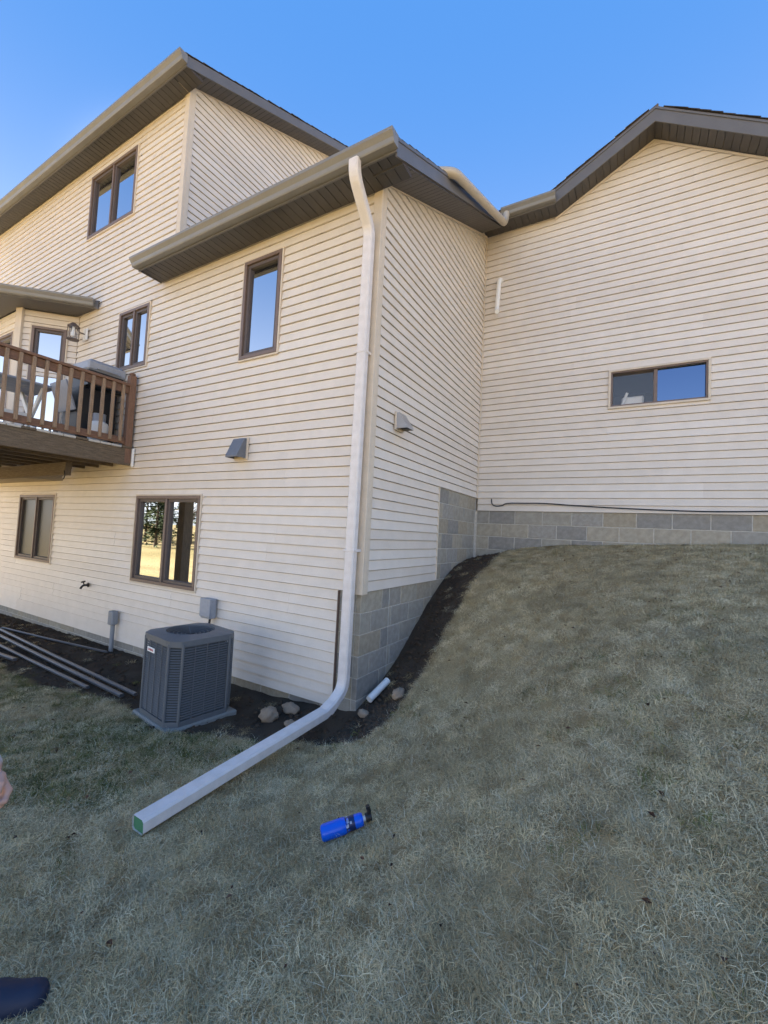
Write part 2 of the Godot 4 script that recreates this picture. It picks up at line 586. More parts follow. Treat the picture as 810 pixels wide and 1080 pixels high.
func build_grass() -> void:
	var straw := [Color(0.78, 0.62, 0.34), Color(0.64, 0.49, 0.25), Color(0.88, 0.75, 0.46), Color(0.46, 0.33, 0.165), Color(0.76, 0.63, 0.385)]
	var meshes := [grass_clump(1, 46, 0.06, 0.018, 0.00125, 0.1), grass_clump(2, 44, 0.068, 0.022, 0.0011, 0.18), grass_clump(3, 40, 0.05, 0.026, 0.0012, 0.4), grass_clump(4, 30, 0.045, 0.022, 0.0016, 0.5)]
	var at := [[], [], [], []]
	var cols := [[], [], [], []]
	var eye := Vector2(2.2, 3.42)
	var r := RandomNumberGenerator.new()
	r.seed = 77
	var z := -3.27
	while z < 4.3:
		var x := -7.5
		while x < 5.0:
			var d := eye.distance_to(Vector2(x, z))
			var st := 0.03 if d < 2.6 else (0.036 if d < 4.2 else 0.05)
			var px := x + r.randf_range(-0.5, 0.5) * 0.06
			var pz := z + r.randf_range(-0.5, 0.5) * 0.06
			x += st * 1.0
			if px < 0.02 and pz < 0.03:
				continue
			if r.randf() > minf(1.0, 0.045 / 0.042):
				continue
			var s := soil(px, pz)
			if s > 0.25 and r.randf() > 0.018:
				continue
			var bare := patch_noise.get_noise_2d(px * 5.0 + 200.0, pz * 5.0)
			if bare > 0.36 and r.randf() < 0.55:
				continue
			var gr := green(px, pz)
			var k := r.randi_range(0, 2)
			var c: Color = straw[r.randi_range(0, 4)]
			var tone := patch_noise.get_noise_2d(px * 3.0, pz * 3.0 + 300.0)
			c = c.lerp(Color(0.5, 0.39, 0.21), clampf(0.1 + tone, 0.0, 0.6))
			if r.randf() < gr * 0.55:
				c = Color(0.16, 0.175, 0.055).lerp(Color(0.26, 0.24, 0.09), r.randf())
				k = 3
			c = c * r.randf_range(0.5, 1.2)
			var sc := r.randf_range(0.75, 1.25)
			var b := Basis(Vector3.UP, r.randf() * TAU).scaled(Vector3(sc, sc * r.randf_range(0.7, 1.4), sc))
			var nx := (land(px + 0.1, pz) - land(px - 0.1, pz)) / 0.2
			var nz := (land(px, pz + 0.1) - land(px, pz - 0.1)) / 0.2
			var up := Vector3(-nx, 1, -nz).normalized()
			var q := Quaternion(Vector3.UP, up)
			at[k].append(Transform3D(Basis(q) * b, Vector3(px, land(px, pz) + 0.002, pz)))
			cols[k].append(c)
		z += 0.04
	var long_at := []
	var long_cols := []
	var wisp := grass_clump(9, 8, 0.085, 0.028, 0.0009, 0.3)
	for i in 6500:
		var px := r.randf_range(-3.0, 4.5)
		var pz := r.randf_range(-3.0, 4.0)
		if (px < 0.1 and pz < 0.3) or soil(px, pz) > 0.3:
			continue
		var sc := r.randf_range(0.6, 1.2)
		long_at.append(Transform3D(Basis(Vector3.UP, r.randf() * TAU).scaled(Vector3(sc, sc, sc)), Vector3(px, land(px, pz) + 0.012, pz)))
		long_cols.append(Color(0.84, 0.76, 0.54) * r.randf_range(0.75, 1.05))
	scatter("straw_strands", wisp, M.blade, long_at, long_cols, "long loose pale straw strands lying on top of the dead grass", "straw")
	# curled brown leaves and dark bits caught in the grass
	var lf := G.new()
	lf.quad(Vector3(-0.012, 0.002, 0), Vector3(0, 0.007, 0.007), Vector3(0.015, 0.001, 0.001), Vector3(0.002, 0.005, -0.008))
	var leaf_at := []
	var leaf_cols := []
	for i in 420:
		var px := r.randf_range(-3.0, 4.5)
		var pz := r.randf_range(-3.0, 4.0)
		if (px < 0.1 and pz < 0.3) or soil(px, pz) > 0.8:
			continue
		var sc := r.randf_range(0.5, 1.5)
		leaf_at.append(Transform3D(Basis.from_euler(Vector3(r.randf_range(-0.5, 0.5), r.randf() * TAU, r.randf_range(-0.5, 0.5))).scaled(Vector3(sc, sc, sc)), Vector3(px, land(px, pz) + 0.018, pz)))
		leaf_cols.append(Color(0.13, 0.075, 0.05) * r.randf_range(0.5, 1.3))
	scatter("leaf_litter", lf.mesh(), M.blade, leaf_at, leaf_cols, "small curled brown leaves caught in the dead grass", "leaves")
	print("clumps ", at[0].size() + at[1].size() + at[2].size() + at[3].size())
	scatter("dead_grass", meshes[0], M.blade, at[0], cols[0], "matted dead straw-coloured grass covering the slope beside the house", "grass")
	scatter("dead_grass", meshes[1], M.blade, at[1], cols[1], "curled pale dead grass strands lying over the slope", "grass")
	scatter("dead_grass", meshes[2], M.blade, at[2], cols[2], "short wispy dead grass standing up from the slope", "grass")
	scatter("green_grass", meshes[3], M.blade, at[3], cols[3], "patches of olive green shoots between the dead grass", "grass")

func lump(sd: int, sub: int, rough: float) -> ArrayMesh:
	var f := FastNoiseLite.new()
	f.seed = sd
	f.frequency = 0.9
	var s := SphereMesh.new()
	s.radius = 1.0
	s.height = 2.0
	s.radial_segments = sub
	s.rings = sub / 2
	var st := SurfaceTool.new()
	st.create_from(s, 0)
	var a := s.get_mesh_arrays()
	var vs: PackedVector3Array = a[Mesh.ARRAY_VERTEX]
	for i in vs.size():
		vs[i] = vs[i] * (1.0 + rough * f.get_noise_3dv(vs[i] * 1.3) + rough * 0.5 * f.get_noise_3dv(vs[i] * 3.1))
	a[Mesh.ARRAY_VERTEX] = vs
	var m := ArrayMesh.new()
	m.add_surface_from_arrays(Mesh.PRIMITIVE_TRIANGLES, a)
	st = SurfaceTool.new()
	st.create_from(m, 0)
	st.generate_normals()
	return st.commit()

func build_clods() -> void:
	var r := RandomNumberGenerator.new()
	r.seed = 5
	var at := []
	for i in 9000:
		var x := r.randf_range(-8.0, 0.6)
		var z := r.randf_range(0.04, 1.6)
		if i % 3 == 0:
			x = r.randf_range(0.03, 0.5)
			z = r.randf_range(-3.25, 0.5)
		if soil(x, z) < 0.6:
			continue
		var s := 0.005 + 0.022 * pow(r.randf(), 5.0)
		var b := Basis.from_euler(Vector3(r.randf() * 6.0, r.randf() * 6.0, r.randf() * 6.0)).scaled(Vector3(s, s * r.randf_range(0.5, 0.9), s * r.randf_range(0.7, 1.3)))
		at.append(Transform3D(b, Vector3(x, land(x, z) - 0.01, z)))
	scatter("soil_clods", lump(8, 8, 0.6), M.clod, at, [], "crumbs and clods of dark bare soil along the foundation", "soil")

# ---------------------------------------------------------------- walls
func frame_of(o: Vector3, u: Vector3, nrm: Vector3) -> Transform3D:
	return Transform3D(Basis(u, Vector3.UP, nrm), o)

func plank(a: Callable, b: Callable, ylo: float, yhi: float, off: float) -> ArrayMesh:
	var g := G.new()
	var k := int(floor(ylo / H + 1e-4))
	while k * H < yhi - 1e-4:
		var c0 := k * H
		var y0 := maxf(c0, ylo)
		var y1 := minf(c0 + H, yhi)
		var d0 := off - 0.016 * (y0 - c0) / H
		var d1 := off - 0.016 * (y1 - c0) / H
		var back := -0.036
		var al: float = a.call(y0)
		var ar: float = b.call(y0)
		var bl: float = a.call(y1)
		var br: float = b.call(y1)
		if al > ar:
			al = ar
		if bl > br:
			var mm := (bl + br) * 0.5
			bl = mm
			br = mm
		# face, then the lock groove under the next course
		var full := y1 > c0 + H - 0.001
		var ym := y1 - 0.007 if full else y1
		var dm := off - 0.016 * (ym - c0) / H
		var ml := lerpf(al, bl, (ym - y0) / maxf(y1 - y0, 1e-5))
		var mr := lerpf(ar, br, (ym - y0) / maxf(y1 - y0, 1e-5))
		g.quad(Vector3(ml, ym, dm), Vector3(mr, ym, dm), Vector3(ar, y0, d0), Vector3(al, y0, d0))
		if full:
			g.quad(Vector3(ml, ym, back), Vector3(mr, ym, back), Vector3(mr, ym, dm), Vector3(ml, ym, dm))
			g.quad(Vector3(bl, y1, back), Vector3(br, y1, back), Vector3(mr, ym, back), Vector3(ml, ym, back))
		g.quad(Vector3(al, y0, d0), Vector3(ar, y0, d0), Vector3(ar, y0, back), Vector3(al, y0, back))
		g.quad(Vector3(ml, ym, back), Vector3(ml, ym, dm), Vector3(al, y0, d0), Vector3(al, y0, back))
		g.quad(Vector3(mr, ym, dm), Vector3(mr, ym, back), Vector3(ar, y0, back), Vector3(ar, y0, d0))
		k += 1
	return g.mesh() if g.v.size() > 0 else null

func siding(parent: Node, t: Transform3D, k0: int, k1: int, ul: Callable, ur: Callable, holes: Array, sd: int, every := 3.66) -> void:
	var r := RandomNumberGenerator.new()
	r.seed = sd
	var mats := [M.siding, M.siding_b, M.siding_c, M.siding]
	var k := k0
	while k < k1:
		var kk := mini(k + 2, k1)
		var ya := k * H
		var yb := kk * H
		var l: float = minf(ul.call(ya), ul.call(yb))
		var rr: float = maxf(ur.call(ya), ur.call(yb))
		if rr - l > 0.03:
			var cuts := [l, rr]
			var s := l + r.randf_range(0.7, every)
			while s < rr - 0.5:
				cuts.append(s)
				s += every * r.randf_range(0.75, 1.0)
			for hh in holes:
				if hh[3] > ya and hh[1] < yb:
					for e in [hh[0], hh[2]]:
						if e > l and e < rr:
							cuts.append(e)
			cuts.sort()
			var flip := r.randi() % 2
			for i in cuts.size() - 1:
				var c0: float = cuts[i]
				var c1: float = cuts[i + 1]
				if c1 - c0 < 0.004:
					continue
				var mid := (c0 + c1) * 0.5
				var spans := [[ya, yb]]
				for hh in holes:
					if mid > hh[0] and mid < hh[2] and hh[3] > ya and hh[1] < yb:
						spans = []
						if hh[1] > ya:
							spans.append([ya, hh[1]])
						if hh[3] < yb:
							spans.append([hh[3], yb])
				for sp in spans:
					if sp[1] - sp[0] < 0.004:
						continue
					flip = 1 - flip
					var fa := func(y: float) -> float: return maxf(ul.call(y), c0)
					var fb := func(y: float) -> float: return minf(ur.call(y), c1 + 0.012 if c1 < rr - 0.01 else c1)
					var m := plank(fa, fb, sp[0], sp[1], 0.0015 * flip + r.randf_range(0.0, 0.0004))
					if m:
						part(parent, "siding_panel", m, mats[r.randi() % 4], t)
		k = kk

func ring_boxes(g: G, w: float, h: float, wd: float, n0: float, n1: float, x := 0.0, y := 0.0) -> void:
	g.box(Vector3(x, y, n0), Vector3(x + w, y + wd, n1), 0.003)
	g.box(Vector3(x, y + h - wd, n0), Vector3(x + w, y + h, n1), 0.003)
	g.box(Vector3(x, y + wd, n0), Vector3(x + wd, y + h - wd, n1), 0.003)
	g.box(Vector3(x + w - wd, y + wd, n0), Vector3(x + w, y + h - wd, n1), 0.003)

# a window with cream edging, brown frame and one sash for each light
func window(parent: Node, wall: Transform3D, u0: float, u1: float, y0: float, y1: float, lights: int, pane: Material, label := "") -> Node3D:
	var t := wall * Transform3D(Basis.IDENTITY, Vector3(u0, y0, 0))
	var o := node(parent, "window", t)
	var w := u1 - u0
	var h := y1 - y0
	var g := G.new()
	ring_boxes(g, w, h, 0.022, -0.03, 0.014)
	part(o, "edging", g.mesh(), M.trim)
	g = G.new()
	ring_boxes(g, w - 0.044, h - 0.044, 0.042, -0.06, 0.02, 0.022, 0.022)
	var inner := w - 0.128
	var lw := inner / lights
	for i in range(1, lights):
		g.box(Vector3(0.064 + lw * i - 0.018, 0.064, -0.06), Vector3(0.064 + lw * i + 0.018, h - 0.064, 0.016), 0.003)
	part(o, "frame", g.mesh(), M.frame)
	for i in lights:
		var a := 0.064 + lw * i + (0.018 if i > 0 else 0.0)
		var b := 0.064 + lw * (i + 1) - (0.018 if i < lights - 1 else 0.0)
		g = G.new()
		ring_boxes(g, b - a, h - 0.128, 0.04, -0.055, -0.004, a, 0.064)
		part(o, "sash", g.mesh(), M.frame_dark)
		g = G.new()
		g.box(Vector3(a + 0.04, 0.104, -0.046), Vector3(b - 0.04, h - 0.104, -0.036))
		part(o, "pane", g.mesh(), pane)
	if label:
		o.set_meta("label", label)
	return o

# foundation blocks between u0 and u1, rows r0..r1 (0.2032 m each, row 0 starts at y 0.1)
func blocks(parent: Node, t: Transform3D, u0: float, u1: float, r0: int, r1: int, sd: int, extra := -1.0) -> void:
	var r := RandomNumberGenerator.new()
	r.seed = sd
	for row in range(r0, r1):
		var x := u0 - (0.2032 if posmod(row, 2) == 1 else 0.0)
		var ya := 0.1 + 0.2032 * row
		while x < u1 - 0.02:
			var edges := [maxf(x, u0), minf(x + 0.4064, u1)]
			if extra > 0.0 and extra > edges[0] + 0.04 and extra < edges[1] - 0.04 and row >= 0:
				edges.insert(1, extra)
			for i in edges.size() - 1:
				var a: float = edges[i]
				var b: float = edges[i + 1]
				if b - a < 0.03:
					continue
				var gap := 0.0055
				var wide := 0.011 if extra > 0.0 and absf(b - extra) < 0.01 else gap
				var g := G.new()
				g.box(Vector3(a + gap, ya + 0.0045, -0.06), Vector3(b - wide, ya + 0.1987, r.randf_range(-0.002, 0.001)), 0.004)
				part(parent, "block", g.mesh(), M.blocks[r.randi() % 6], t)
			x += 0.4064

func soffit_slats(parent: Node, o: Vector3, along: Vector3, len: float, across: Vector3, width: float, dn := Vector3.DOWN) -> void:
	var cnt := int(round(len / 0.1))
	var st := len / cnt
	for i in cnt:
		var g := G.new()
		var a := o + along * (st * i + 0.003)
		var e := along * (st - 0.006)
		var poly := [a, a + across * width, a + across * width - dn * 0.012, a - dn * 0.012]
		g.prism(poly, e)
		part(parent, "soffit_slat", g.mesh(), M.soffit if i % 3 else M.soffit_b)
	var g2 := G.new()
	g2.prism([o - dn * 0.014, o + across * width - dn * 0.014, o + across * width - dn * 0.022, o - dn * 0.022], along * len)
	part(parent, "soffit_backing", g2.mesh(), M.frame_dark)

func bar(p: Vector3, q: Vector3, wide: Vector3, tall: Vector3) -> ArrayMesh:
	var g := G.new()
	g.prism([p, p + wide, p + wide + tall, p + tall], q - p)
	return g.mesh()

# gutter with an ogee front; o = back lower corner, n = outwards
func gutter(parent: Node, o: Vector3, along: Vector3, nrm: Vector3) -> void:
	var g := G.new()
	var pr := [Vector2(0, 0.115), Vector2(0, 0), Vector2(0.07, 0), Vector2(0.078, 0.012), Vector2(0.086, 0.045), Vector2(0.104, 0.066), Vector2(0.118, 0.082), Vector2(0.12, 0.108), Vector2(0.11, 0.112)]
	var at := func(p: Vector2) -> Vector3: return o + nrm * p.x + Vector3.UP * p.y
	for i in pr.size() - 1:
		var a: Vector3 = at.call(pr[i])
		var b: Vector3 = at.call(pr[i + 1])
		g.quad(a, a + along, b + along, b)
	for e in [Vector3.ZERO, along]:
		var poly := []
		for p in pr:
			poly.append(at.call(p) + e)
		for i in range(1, poly.size() - 1):
			g.tri(poly[0], poly[i], poly[i + 1])
	part(parent, "gutter", g.mesh(), M.gutter)

# roof slope: o = lower left corner of the top surface, u along the eave, v up the slope
func roof(parent: Node, o: Vector3, u: Vector3, len: float, v: Vector3, run: float, sd: int, spill0 := 0.02, spill1 := 0.02) -> void:
	var r := RandomNumberGenerator.new()
	r.seed = sd
	var w := v.cross(u).normalized()
	if w.y < 0.0:
		w = -w
	var ro := node(parent, "roof")
	var g := G.new()
	g.prism([o - w * 0.012, o + u * len - w * 0.012, o + u * len - w * 0.032, o - w * 0.032], v * run)
	part(ro, "roof_deck", g.mesh(), M.frame_dark)
	var n := int(run / 0.143)
	for i in n:
		var a := o + v * (0.143 * i - 0.012) - u * (spill0 + r.randf_range(-0.006, 0.006))
		var l := len + spill0 + spill1 + r.randf_range(-0.006, 0.006)
		g = G.new()
		g.prism([a - w * 0.008, a + w * 0.004, a + v * 0.17 - w * 0.006, a + v * 0.17 - w * 0.012], u * l)
		part(ro, "shingle_course", g.mesh(), M.shingle if r.randf() < 0.6 else M.shingle_b)

func build_house() -> void:
	var h := thing("house", "two-storey house with cream lap siding, brown windows, dark soffits and a block foundation", "house")
	var A := frame_of(Vector3.ZERO, Vector3.RIGHT, Vector3.BACK)
	var B := frame_of(Vector3.ZERO, Vector3.FORWARD, Vector3.RIGHT)
	var Cw := frame_of(Vector3(0, 0, ZC), Vector3.RIGHT, Vector3.BACK)
	var D := frame_of(Vector3(-3.29, 0, 0), Vector3.FORWARD, Vector3.RIGHT)
	# ---- solid cores behind the siding
	var g := G.new()
	g.box(Vector3(-10.5, -0.6, -9.0), Vector3(-3.36, 7.74, -0.065))
	g.prism([Vector3(-10.5, 7.74, -0.065), Vector3(-10.5, 7.74, -9.0), Vector3(-10.5, 9.86, -4.5)], Vector3(7.14, 0, 0))
	part(h, "core_wall", g.mesh(), M.sheathing)
	g = G.new()
	g.prism([Vector3(-3.36, -0.6, -0.065), Vector3(-3.36, 5.1, -0.065), Vector3(-3.36, 7.28, -4.6), Vector3(-3.36, -0.6, -4.6)], Vector3(3.295, 0, 0))
	part(h, "core_wall", g.mesh(), M.sheathing)
	# right wing: shell with an opening for the sliding window and a dark room behind it
	g = G.new()
	var zf := ZC - 0.065
	g.box(Vector3(-0.06, -0.3, zf - 0.15), Vector3(5.0, 3.64, zf))
	g.box(Vector3(-0.06, 4.13, zf - 0.15), Vector3(5.0, 5.7, zf))
	g.box(Vector3(-0.06, 3.64, zf - 0.15), Vector3(1.9, 4.13, zf))
	g.box(Vector3(2.98, 3.64, zf - 0.15), Vector3(5.0, 4.13, zf))
	g.prism([Vector3(-0.06, 5.7, zf - 0.15), Vector3(5.0, 5.7, zf - 0.15), Vector3(2.36, 7.38, zf - 0.15), Vector3(1.11, 6.69, zf - 0.15), Vector3(-0.06, 6.69, zf - 0.15)], Vector3(0, 0, 0.15))
	part(h, "core_wall", g.mesh(), M.sheathing)
	g = G.new()
	g.box(Vector3(4.85, -0.3, -9.0), Vector3(5.0, 5.8, zf - 0.151))
	g.box(Vector3(-0.06, -0.3, -9.0), Vector3(4.849, 6.69, -8.85))
	g.box(Vector3(-0.06, 2.0, -8.849), Vector3(4.849, 2.2, zf - 0.151))
	g.box(Vector3(-0.06, 5.5, -8.849), Vector3(4.849, 5.6, zf - 0.151))
	part(h, "inner_wall", g.mesh(), M.coil)
	# ---- siding
	var wa := node(h, "side_wall")
	var wins := [[-1.925, 3.64, -1.275, 4.885, 1], [-3.83, 0.845, -2.405, 2.065, 2], [-7.58, 0.895, -6.195, 2.085, 2], [-4.66, 3.90, -3.84, 4.86, 2], [-5.9, 6.38, -4.49, 7.52, 2]]
	var bay_hole := [-9.4, 2.7, -5.93, 5.35]
	var holes := []
	for w in wins:
		holes.append([w[0] + 0.01, w[1] + 0.01, w[2] - 0.01, w[3] - 0.01])
	holes.append(bay_hole)
	siding(wa, A, 0, 11, func(_y: float) -> float: return -10.5, func(_y: float) -> float: return -0.275, holes, 11)
	siding(wa, A, 11, 51, func(_y: float) -> float: return -10.5, func(_y: float) -> float: return -0.06, holes, 12)
	siding(wa, A, 51, 77, func(_y: float) -> float: return -10.5, func(_y: float) -> float: return -3.35, holes, 13)
	var rake_b := func(y: float) -> float: return maxf(0.06, (y - 5.145 - 0.05) / 0.48)
	var wb := node(h, "end_wall")
	siding(wb, B, 11, 23, func(_y: float) -> float: return 0.06, func(_y: float) -> float: return 1.755, [], 21)
	siding(wb, B, 23, 68, rake_b, func(_y: float) -> float: return 3.30, [], 22)
	var wc := node(h, "wing_wall")
	var cl := func(y: float) -> float: return 0.012 if y < 6.72 else 1.11 + (y - 6.72) / 0.56
	var cr := func(y: float) -> float: return minf(4.98, 2.36 + (7.43 - y) / 0.64)
	siding(wc, Cw, 21, 73, cl, cr, [[1.87, 3.61, 3.02, 4.15]], 31)
	var wd := node(h, "gable_wall")
	siding(wd, D, 50, 97, func(y: float) -> float: return maxf(0.06, (y - 7.83 - 0.05) / 0.48), func(_y: float) -> float: return 5.0, [], 41)
	# ---- corner posts
	for cp in [[Vector3(0, 0, 0), 1.095, 5.2], [Vector3(-3.29, 0, 0), 5.2, 7.86]]:
		g = G.new()
		var o: Vector3 = cp[0]
		g.box(o + Vector3(-0.082, cp[1], -0.02), o + Vector3(0.014, cp[2], 0.014), 0.004)
		g.box(o + Vector3(-0.02, cp[1], -0.086), o + Vector3(0.0142, cp[2], -0.0202), 0.004)
		part(h, "corner_post", g.mesh(), M.trim)
	# inner corner strip, end strips beside the blocks
	g = G.new()
	g.box(Vector3(-0.01, 2.33, ZC), Vector3(0.016, 6.75, ZC + 0.016), 0.003)
	part(h, "inner_corner_strip", g.mesh(), M.trim)
	g = G.new()
	g.box(Vector3(-0.275, 0.0, -0.03), Vector3(-0.266, 1.11, 0.004), 0.002)
	part(h, "end_strip", g.mesh(), M.frame)
	g = G.new()
	g.box(Vector3(-0.03, 1.12, -1.77), Vector3(0.006, 2.33, -1.755), 0.002)
	part(h, "end_strip", g.mesh(), M.trim)
	# ---- windows
	for i in wins.size():
		var w: Array = wins[i]
		window(h, A, w[0], w[2], w[1], w[3], w[4], M.pane_dark if i == 2 else M.pane, "dark screened casement window under the deck" if i == 2 else "")
	# sliding window of the right wing
	var so := node(h, "sliding_window", Cw * Transform3D(Basis.IDENTITY, Vector3(1.86, 3.60, 0)))
	g = G.new()
	ring_boxes(g, 1.17, 0.56, 0.03, -0.2, 0.02)
	part(so, "edging", g.mesh(), M.trim)
	g = G.new()
	ring_boxes(g, 1.11, 0.5, 0.022, -0.15, 0.006, 0.03, 0.03)
	g.box(Vector3(0.545, 0.052, -0.12), Vector3(0.59, 0.508, -0.02), 0.003)
	part(so, "frame", g.mesh(), M.frame)
	for s in [[0.052, 0.545, -0.07], [0.59, 1.118, -0.05]]:
		g = G.new()
		g.box(Vector3(s[0], 0.052, s[2]), Vector3(s[1], 0.508, s[2] + 0.004))
		part(so, "pane", g.mesh(), M.glass if s[0] < 0.3 else M.pane_blue)
	# things standing on the sill inside that window
	g = G.new()
	g.box(Vector3(1.95, 3.655, ZC - 0.55), Vector3(2.36, 3.70, ZC - 0.25), 0.004)
	g.box(Vector3(2.02, 3.70, ZC - 0.5), Vector3(2.3, 3.86, ZC - 0.34), 0.02)
	g.tube([Vector3(2.02, 3.70, ZC - 0.28), Vector3(2.09, 3.9, ZC - 0.3)], 0.02, 8)
	solo("storage_box", g.mesh(), M.white_plastic, "white box on a shelf behind the small sliding window", "box")
	# ---- foundation
	var fo := node(h, "foundation")
	g = G.new()
	g.box(Vector3(-10.4, -0.7, -0.3), Vector3(-0.09, 0.02, -0.036))
	g.box(Vector3(-0.29, -0.7, -0.2), Vector3(-0.028, 1.118, -0.0365))
	g.box(Vector3(-0.2, -0.7, -3.38), Vector3(-0.0255, 1.118, -0.0367))
	g.box(Vector3(-0.2, 1.118, -3.38), Vector3(-0.0255, 2.335, -1.74))
	g.box(Vector3(-0.0255, -0.3, ZC - 0.3), Vector3(4.95, 2.13, ZC - 0.0255))
	part(fo, "mortar", g.mesh(), M.mortar)
	blocks(fo, A.translated(Vector3(0, 0, -0.03)), -10.4, -0.29, -2, 0, 51)
	blocks(fo, A.translated(Vector3(0, 0, -0.03)), -0.285, -0.082, -2, 5, 55)
	blocks(fo, B.translated(Vector3(-0.02, 0, 0)), 0.0265, 3.29, -2, 5, 52, 0.585)
	blocks(fo, B.translated(Vector3(-0.02, 0, 0)), 1.745, 3.29, 5, 11, 53)
	blocks(fo, Cw.translated(Vector3(0, 0, -0.02)), 0.0, 4.95, 5, 10, 54)
	# ---- lower eave (side wall) and its raked end over the end wall
	var le := node(h, "lower_eave")
	soffit_slats(le, Vector3(-3.6, 5.06, 0.016), Vector3.RIGHT, 3.93, Vector3.BACK, 0.314)
	var rk := Vector3(0, 0.48, -1).normalized()
	var rn := Vector3(0, -1, -0.48).normalized()
	soffit_slats(le, Vector3(0.016, 5.145 - 0.48 * 0.2, 0.2), rk, 3.2 / absf(rk.z), Vector3.RIGHT, 0.314, rn)
	g = G.new()
	g.prism([Vector3(-0.03, 5.062, 0.014), Vector3(-0.03, 5.062, 0.22), Vector3(-0.03, 5.16, 0.014)], Vector3(0.04, 0, 0))
	part(le, "return_trim", g.mesh(), M.trim)
	part(le, "frieze_strip", bar(Vector3(0.002, 5.095, 0.1), Vector3(0.002, 5.145 + 0.48 * 3.3 - 0.045, -3.3), Vector3(0.016, 0, 0), Vector3(0, 0.04, 0)), M.trim)
	part(le, "fascia", bar(Vector3(-3.6, 5.035, 0.332), Vector3(0.348, 5.035, 0.332), Vector3(0, 0, 0.016), Vector3(0, 0.13, 0)), M.fascia)
	part(le, "fascia", bar(Vector3(0.332, 5.165 - 0.48 * 0.331, 0.331), Vector3(0.332, 5.165 + 0.48 * 3.0, -3.0), Vector3(0.0165, 0, 0), Vector3(0, 0.165, 0)), M.fascia)
	part(le, "drip_strip", bar(Vector3(0.333, 5.302 - 0.48 * 0.331, 0.331), Vector3(0.333, 5.302 + 0.48 * 3.0, -3.0), Vector3(0.024, 0, 0), Vector3(0, 0.03, 0)), M.fascia)
	part(le, "eave_end", bar(Vector3(-3.602, 5.05, 0.016), Vector3(-3.602, 5.05, 0.33), Vector3(-0.012, 0, 0), Vector3(0, 0.14, 0)), M.fascia)
	gutter(le, Vector3(-3.62, 5.055, 0.348), Vector3(3.985, 0, 0), Vector3.BACK)
	roof(le, Vector3(-3.6, 5.345 - 0.48 * 0.37, 0.37), Vector3.RIGHT, 3.93, rk, 5.4, 61)
	# ---- upper eave and rake of the main house
	var ue := node(h, "upper_eave")
	soffit_slats(ue, Vector3(-10.8, 7.73, 0.016), Vector3.RIGHT, 7.8, Vector3.BACK, 0.24)
	soffit_slats(ue, Vector3(-3.274, 7.83 - 0.48 * 0.16, 0.16), rk, 4.6 / absf(rk.z), Vector3.RIGHT, 0.27, rn)
	g = G.new()
	g.prism([Vector3(-3.32, 7.732, 0.014), Vector3(-3.32, 7.732, 0.18), Vector3(-3.32, 7.83, 0.014)], Vector3(0.04, 0, 0))
	part(ue, "return_trim", g.mesh(), M.trim)
	part(ue, "frieze_strip", bar(Vector3(-3.288, 7.78, 0.1), Vector3(-3.288, 7.83 + 0.48 * 4.4 - 0.045, -4.4), Vector3(0.016, 0, 0), Vector3(0, 0.04, 0)), M.trim)
	part(ue, "fascia", bar(Vector3(-10.8, 7.705, 0.257), Vector3(-2.988, 7.705, 0.257), Vector3(0, 0, 0.016), Vector3(0, 0.13, 0)), M.fascia)
	part(ue, "fascia", bar(Vector3(-3.004, 7.83 - 0.48 * 0.256, 0.256), Vector3(-3.004, 7.83 + 0.48 * 4.5, -4.5), Vector3(0.0165, 0, 0), Vector3(0, 0.15, 0)), M.fascia)
	gutter(ue, Vector3(-10.8, 7.725, 0.273), Vector3(7.83, 0, 0), Vector3.BACK)
	roof(ue, Vector3(-10.8, 8.0 - 0.48 * 0.29, 0.29), Vector3.RIGHT, 7.8, rk, 5.28, 62)
	roof(ue, Vector3(-10.8, 8.0 - 0.48 * 0.29, -9.29), Vector3.RIGHT, 7.8, Vector3(0, 0.48, 1).normalized(), 5.28, 63)
	# ---- right wing: short eave with gutter, then the gable rakes
	var we := node(h, "wing_eave")
	soffit_slats(we, Vector3(0.0, 6.70, ZC + 0.016), Vector3.RIGHT, 1.11, Vector3.BACK, 0.29)
	var kl := Vector3(1, 0.56, 0).normalized()
	var kr := Vector3(1, -0.64, 0).normalized()
	soffit_slats(we, Vector3(1.11, 6.70, ZC + 0.016), kl, 1.25 / kl.x, Vector3.BACK, 0.29, Vector3(0.56, -1, 0).normalized())
	soffit_slats(we, Vector3(2.36, 7.40, ZC + 0.016), kr, 2.95 / kr.x, Vector3.BACK, 0.29, Vector3(-0.64, -1, 0).normalized())
	var zo := ZC + 0.306
	part(we, "fascia", bar(Vector3(0.0, 6.68, zo), Vector3(1.12, 6.68, zo), Vector3(0, 0, 0.016), Vector3(0, 0.15, 0)), M.fascia)
	part(we, "fascia", bar(Vector3(1.11, 6.685, zo + 0.001), Vector3(2.36, 7.385, zo + 0.001), Vector3(0, 0, 0.016), Vector3(0, 0.2, 0)), M.fascia)
	part(we, "fascia", bar(Vector3(2.36, 7.385, zo + 0.0015), Vector3(5.31, 7.385 - 0.64 * 2.95, zo + 0.0015), Vector3(0, 0, 0.016), Vector3(0, 0.2, 0)), M.fascia)
	part(we, "drip_strip", bar(Vector3(1.11, 6.855, zo + 0.018), Vector3(2.36, 7.555, zo + 0.018), Vector3(0, 0, 0.01), Vector3(0, 0.03, 0)), M.fascia)
	part(we, "drip_strip", bar(Vector3(2.36, 7.555, zo + 0.018), Vector3(5.31, 7.555 - 0.64 * 2.95, zo + 0.018), Vector3(0, 0, 0.01), Vector3(0, 0.03, 0)), M.fascia)
	part(we, "frieze_strip", bar(Vector3(1.08, 6.655, ZC + 0.002), Vector3(2.36, 7.365, ZC + 0.002), Vector3(0, 0, 0.014), Vector3(0, 0.03, 0)), M.trim)
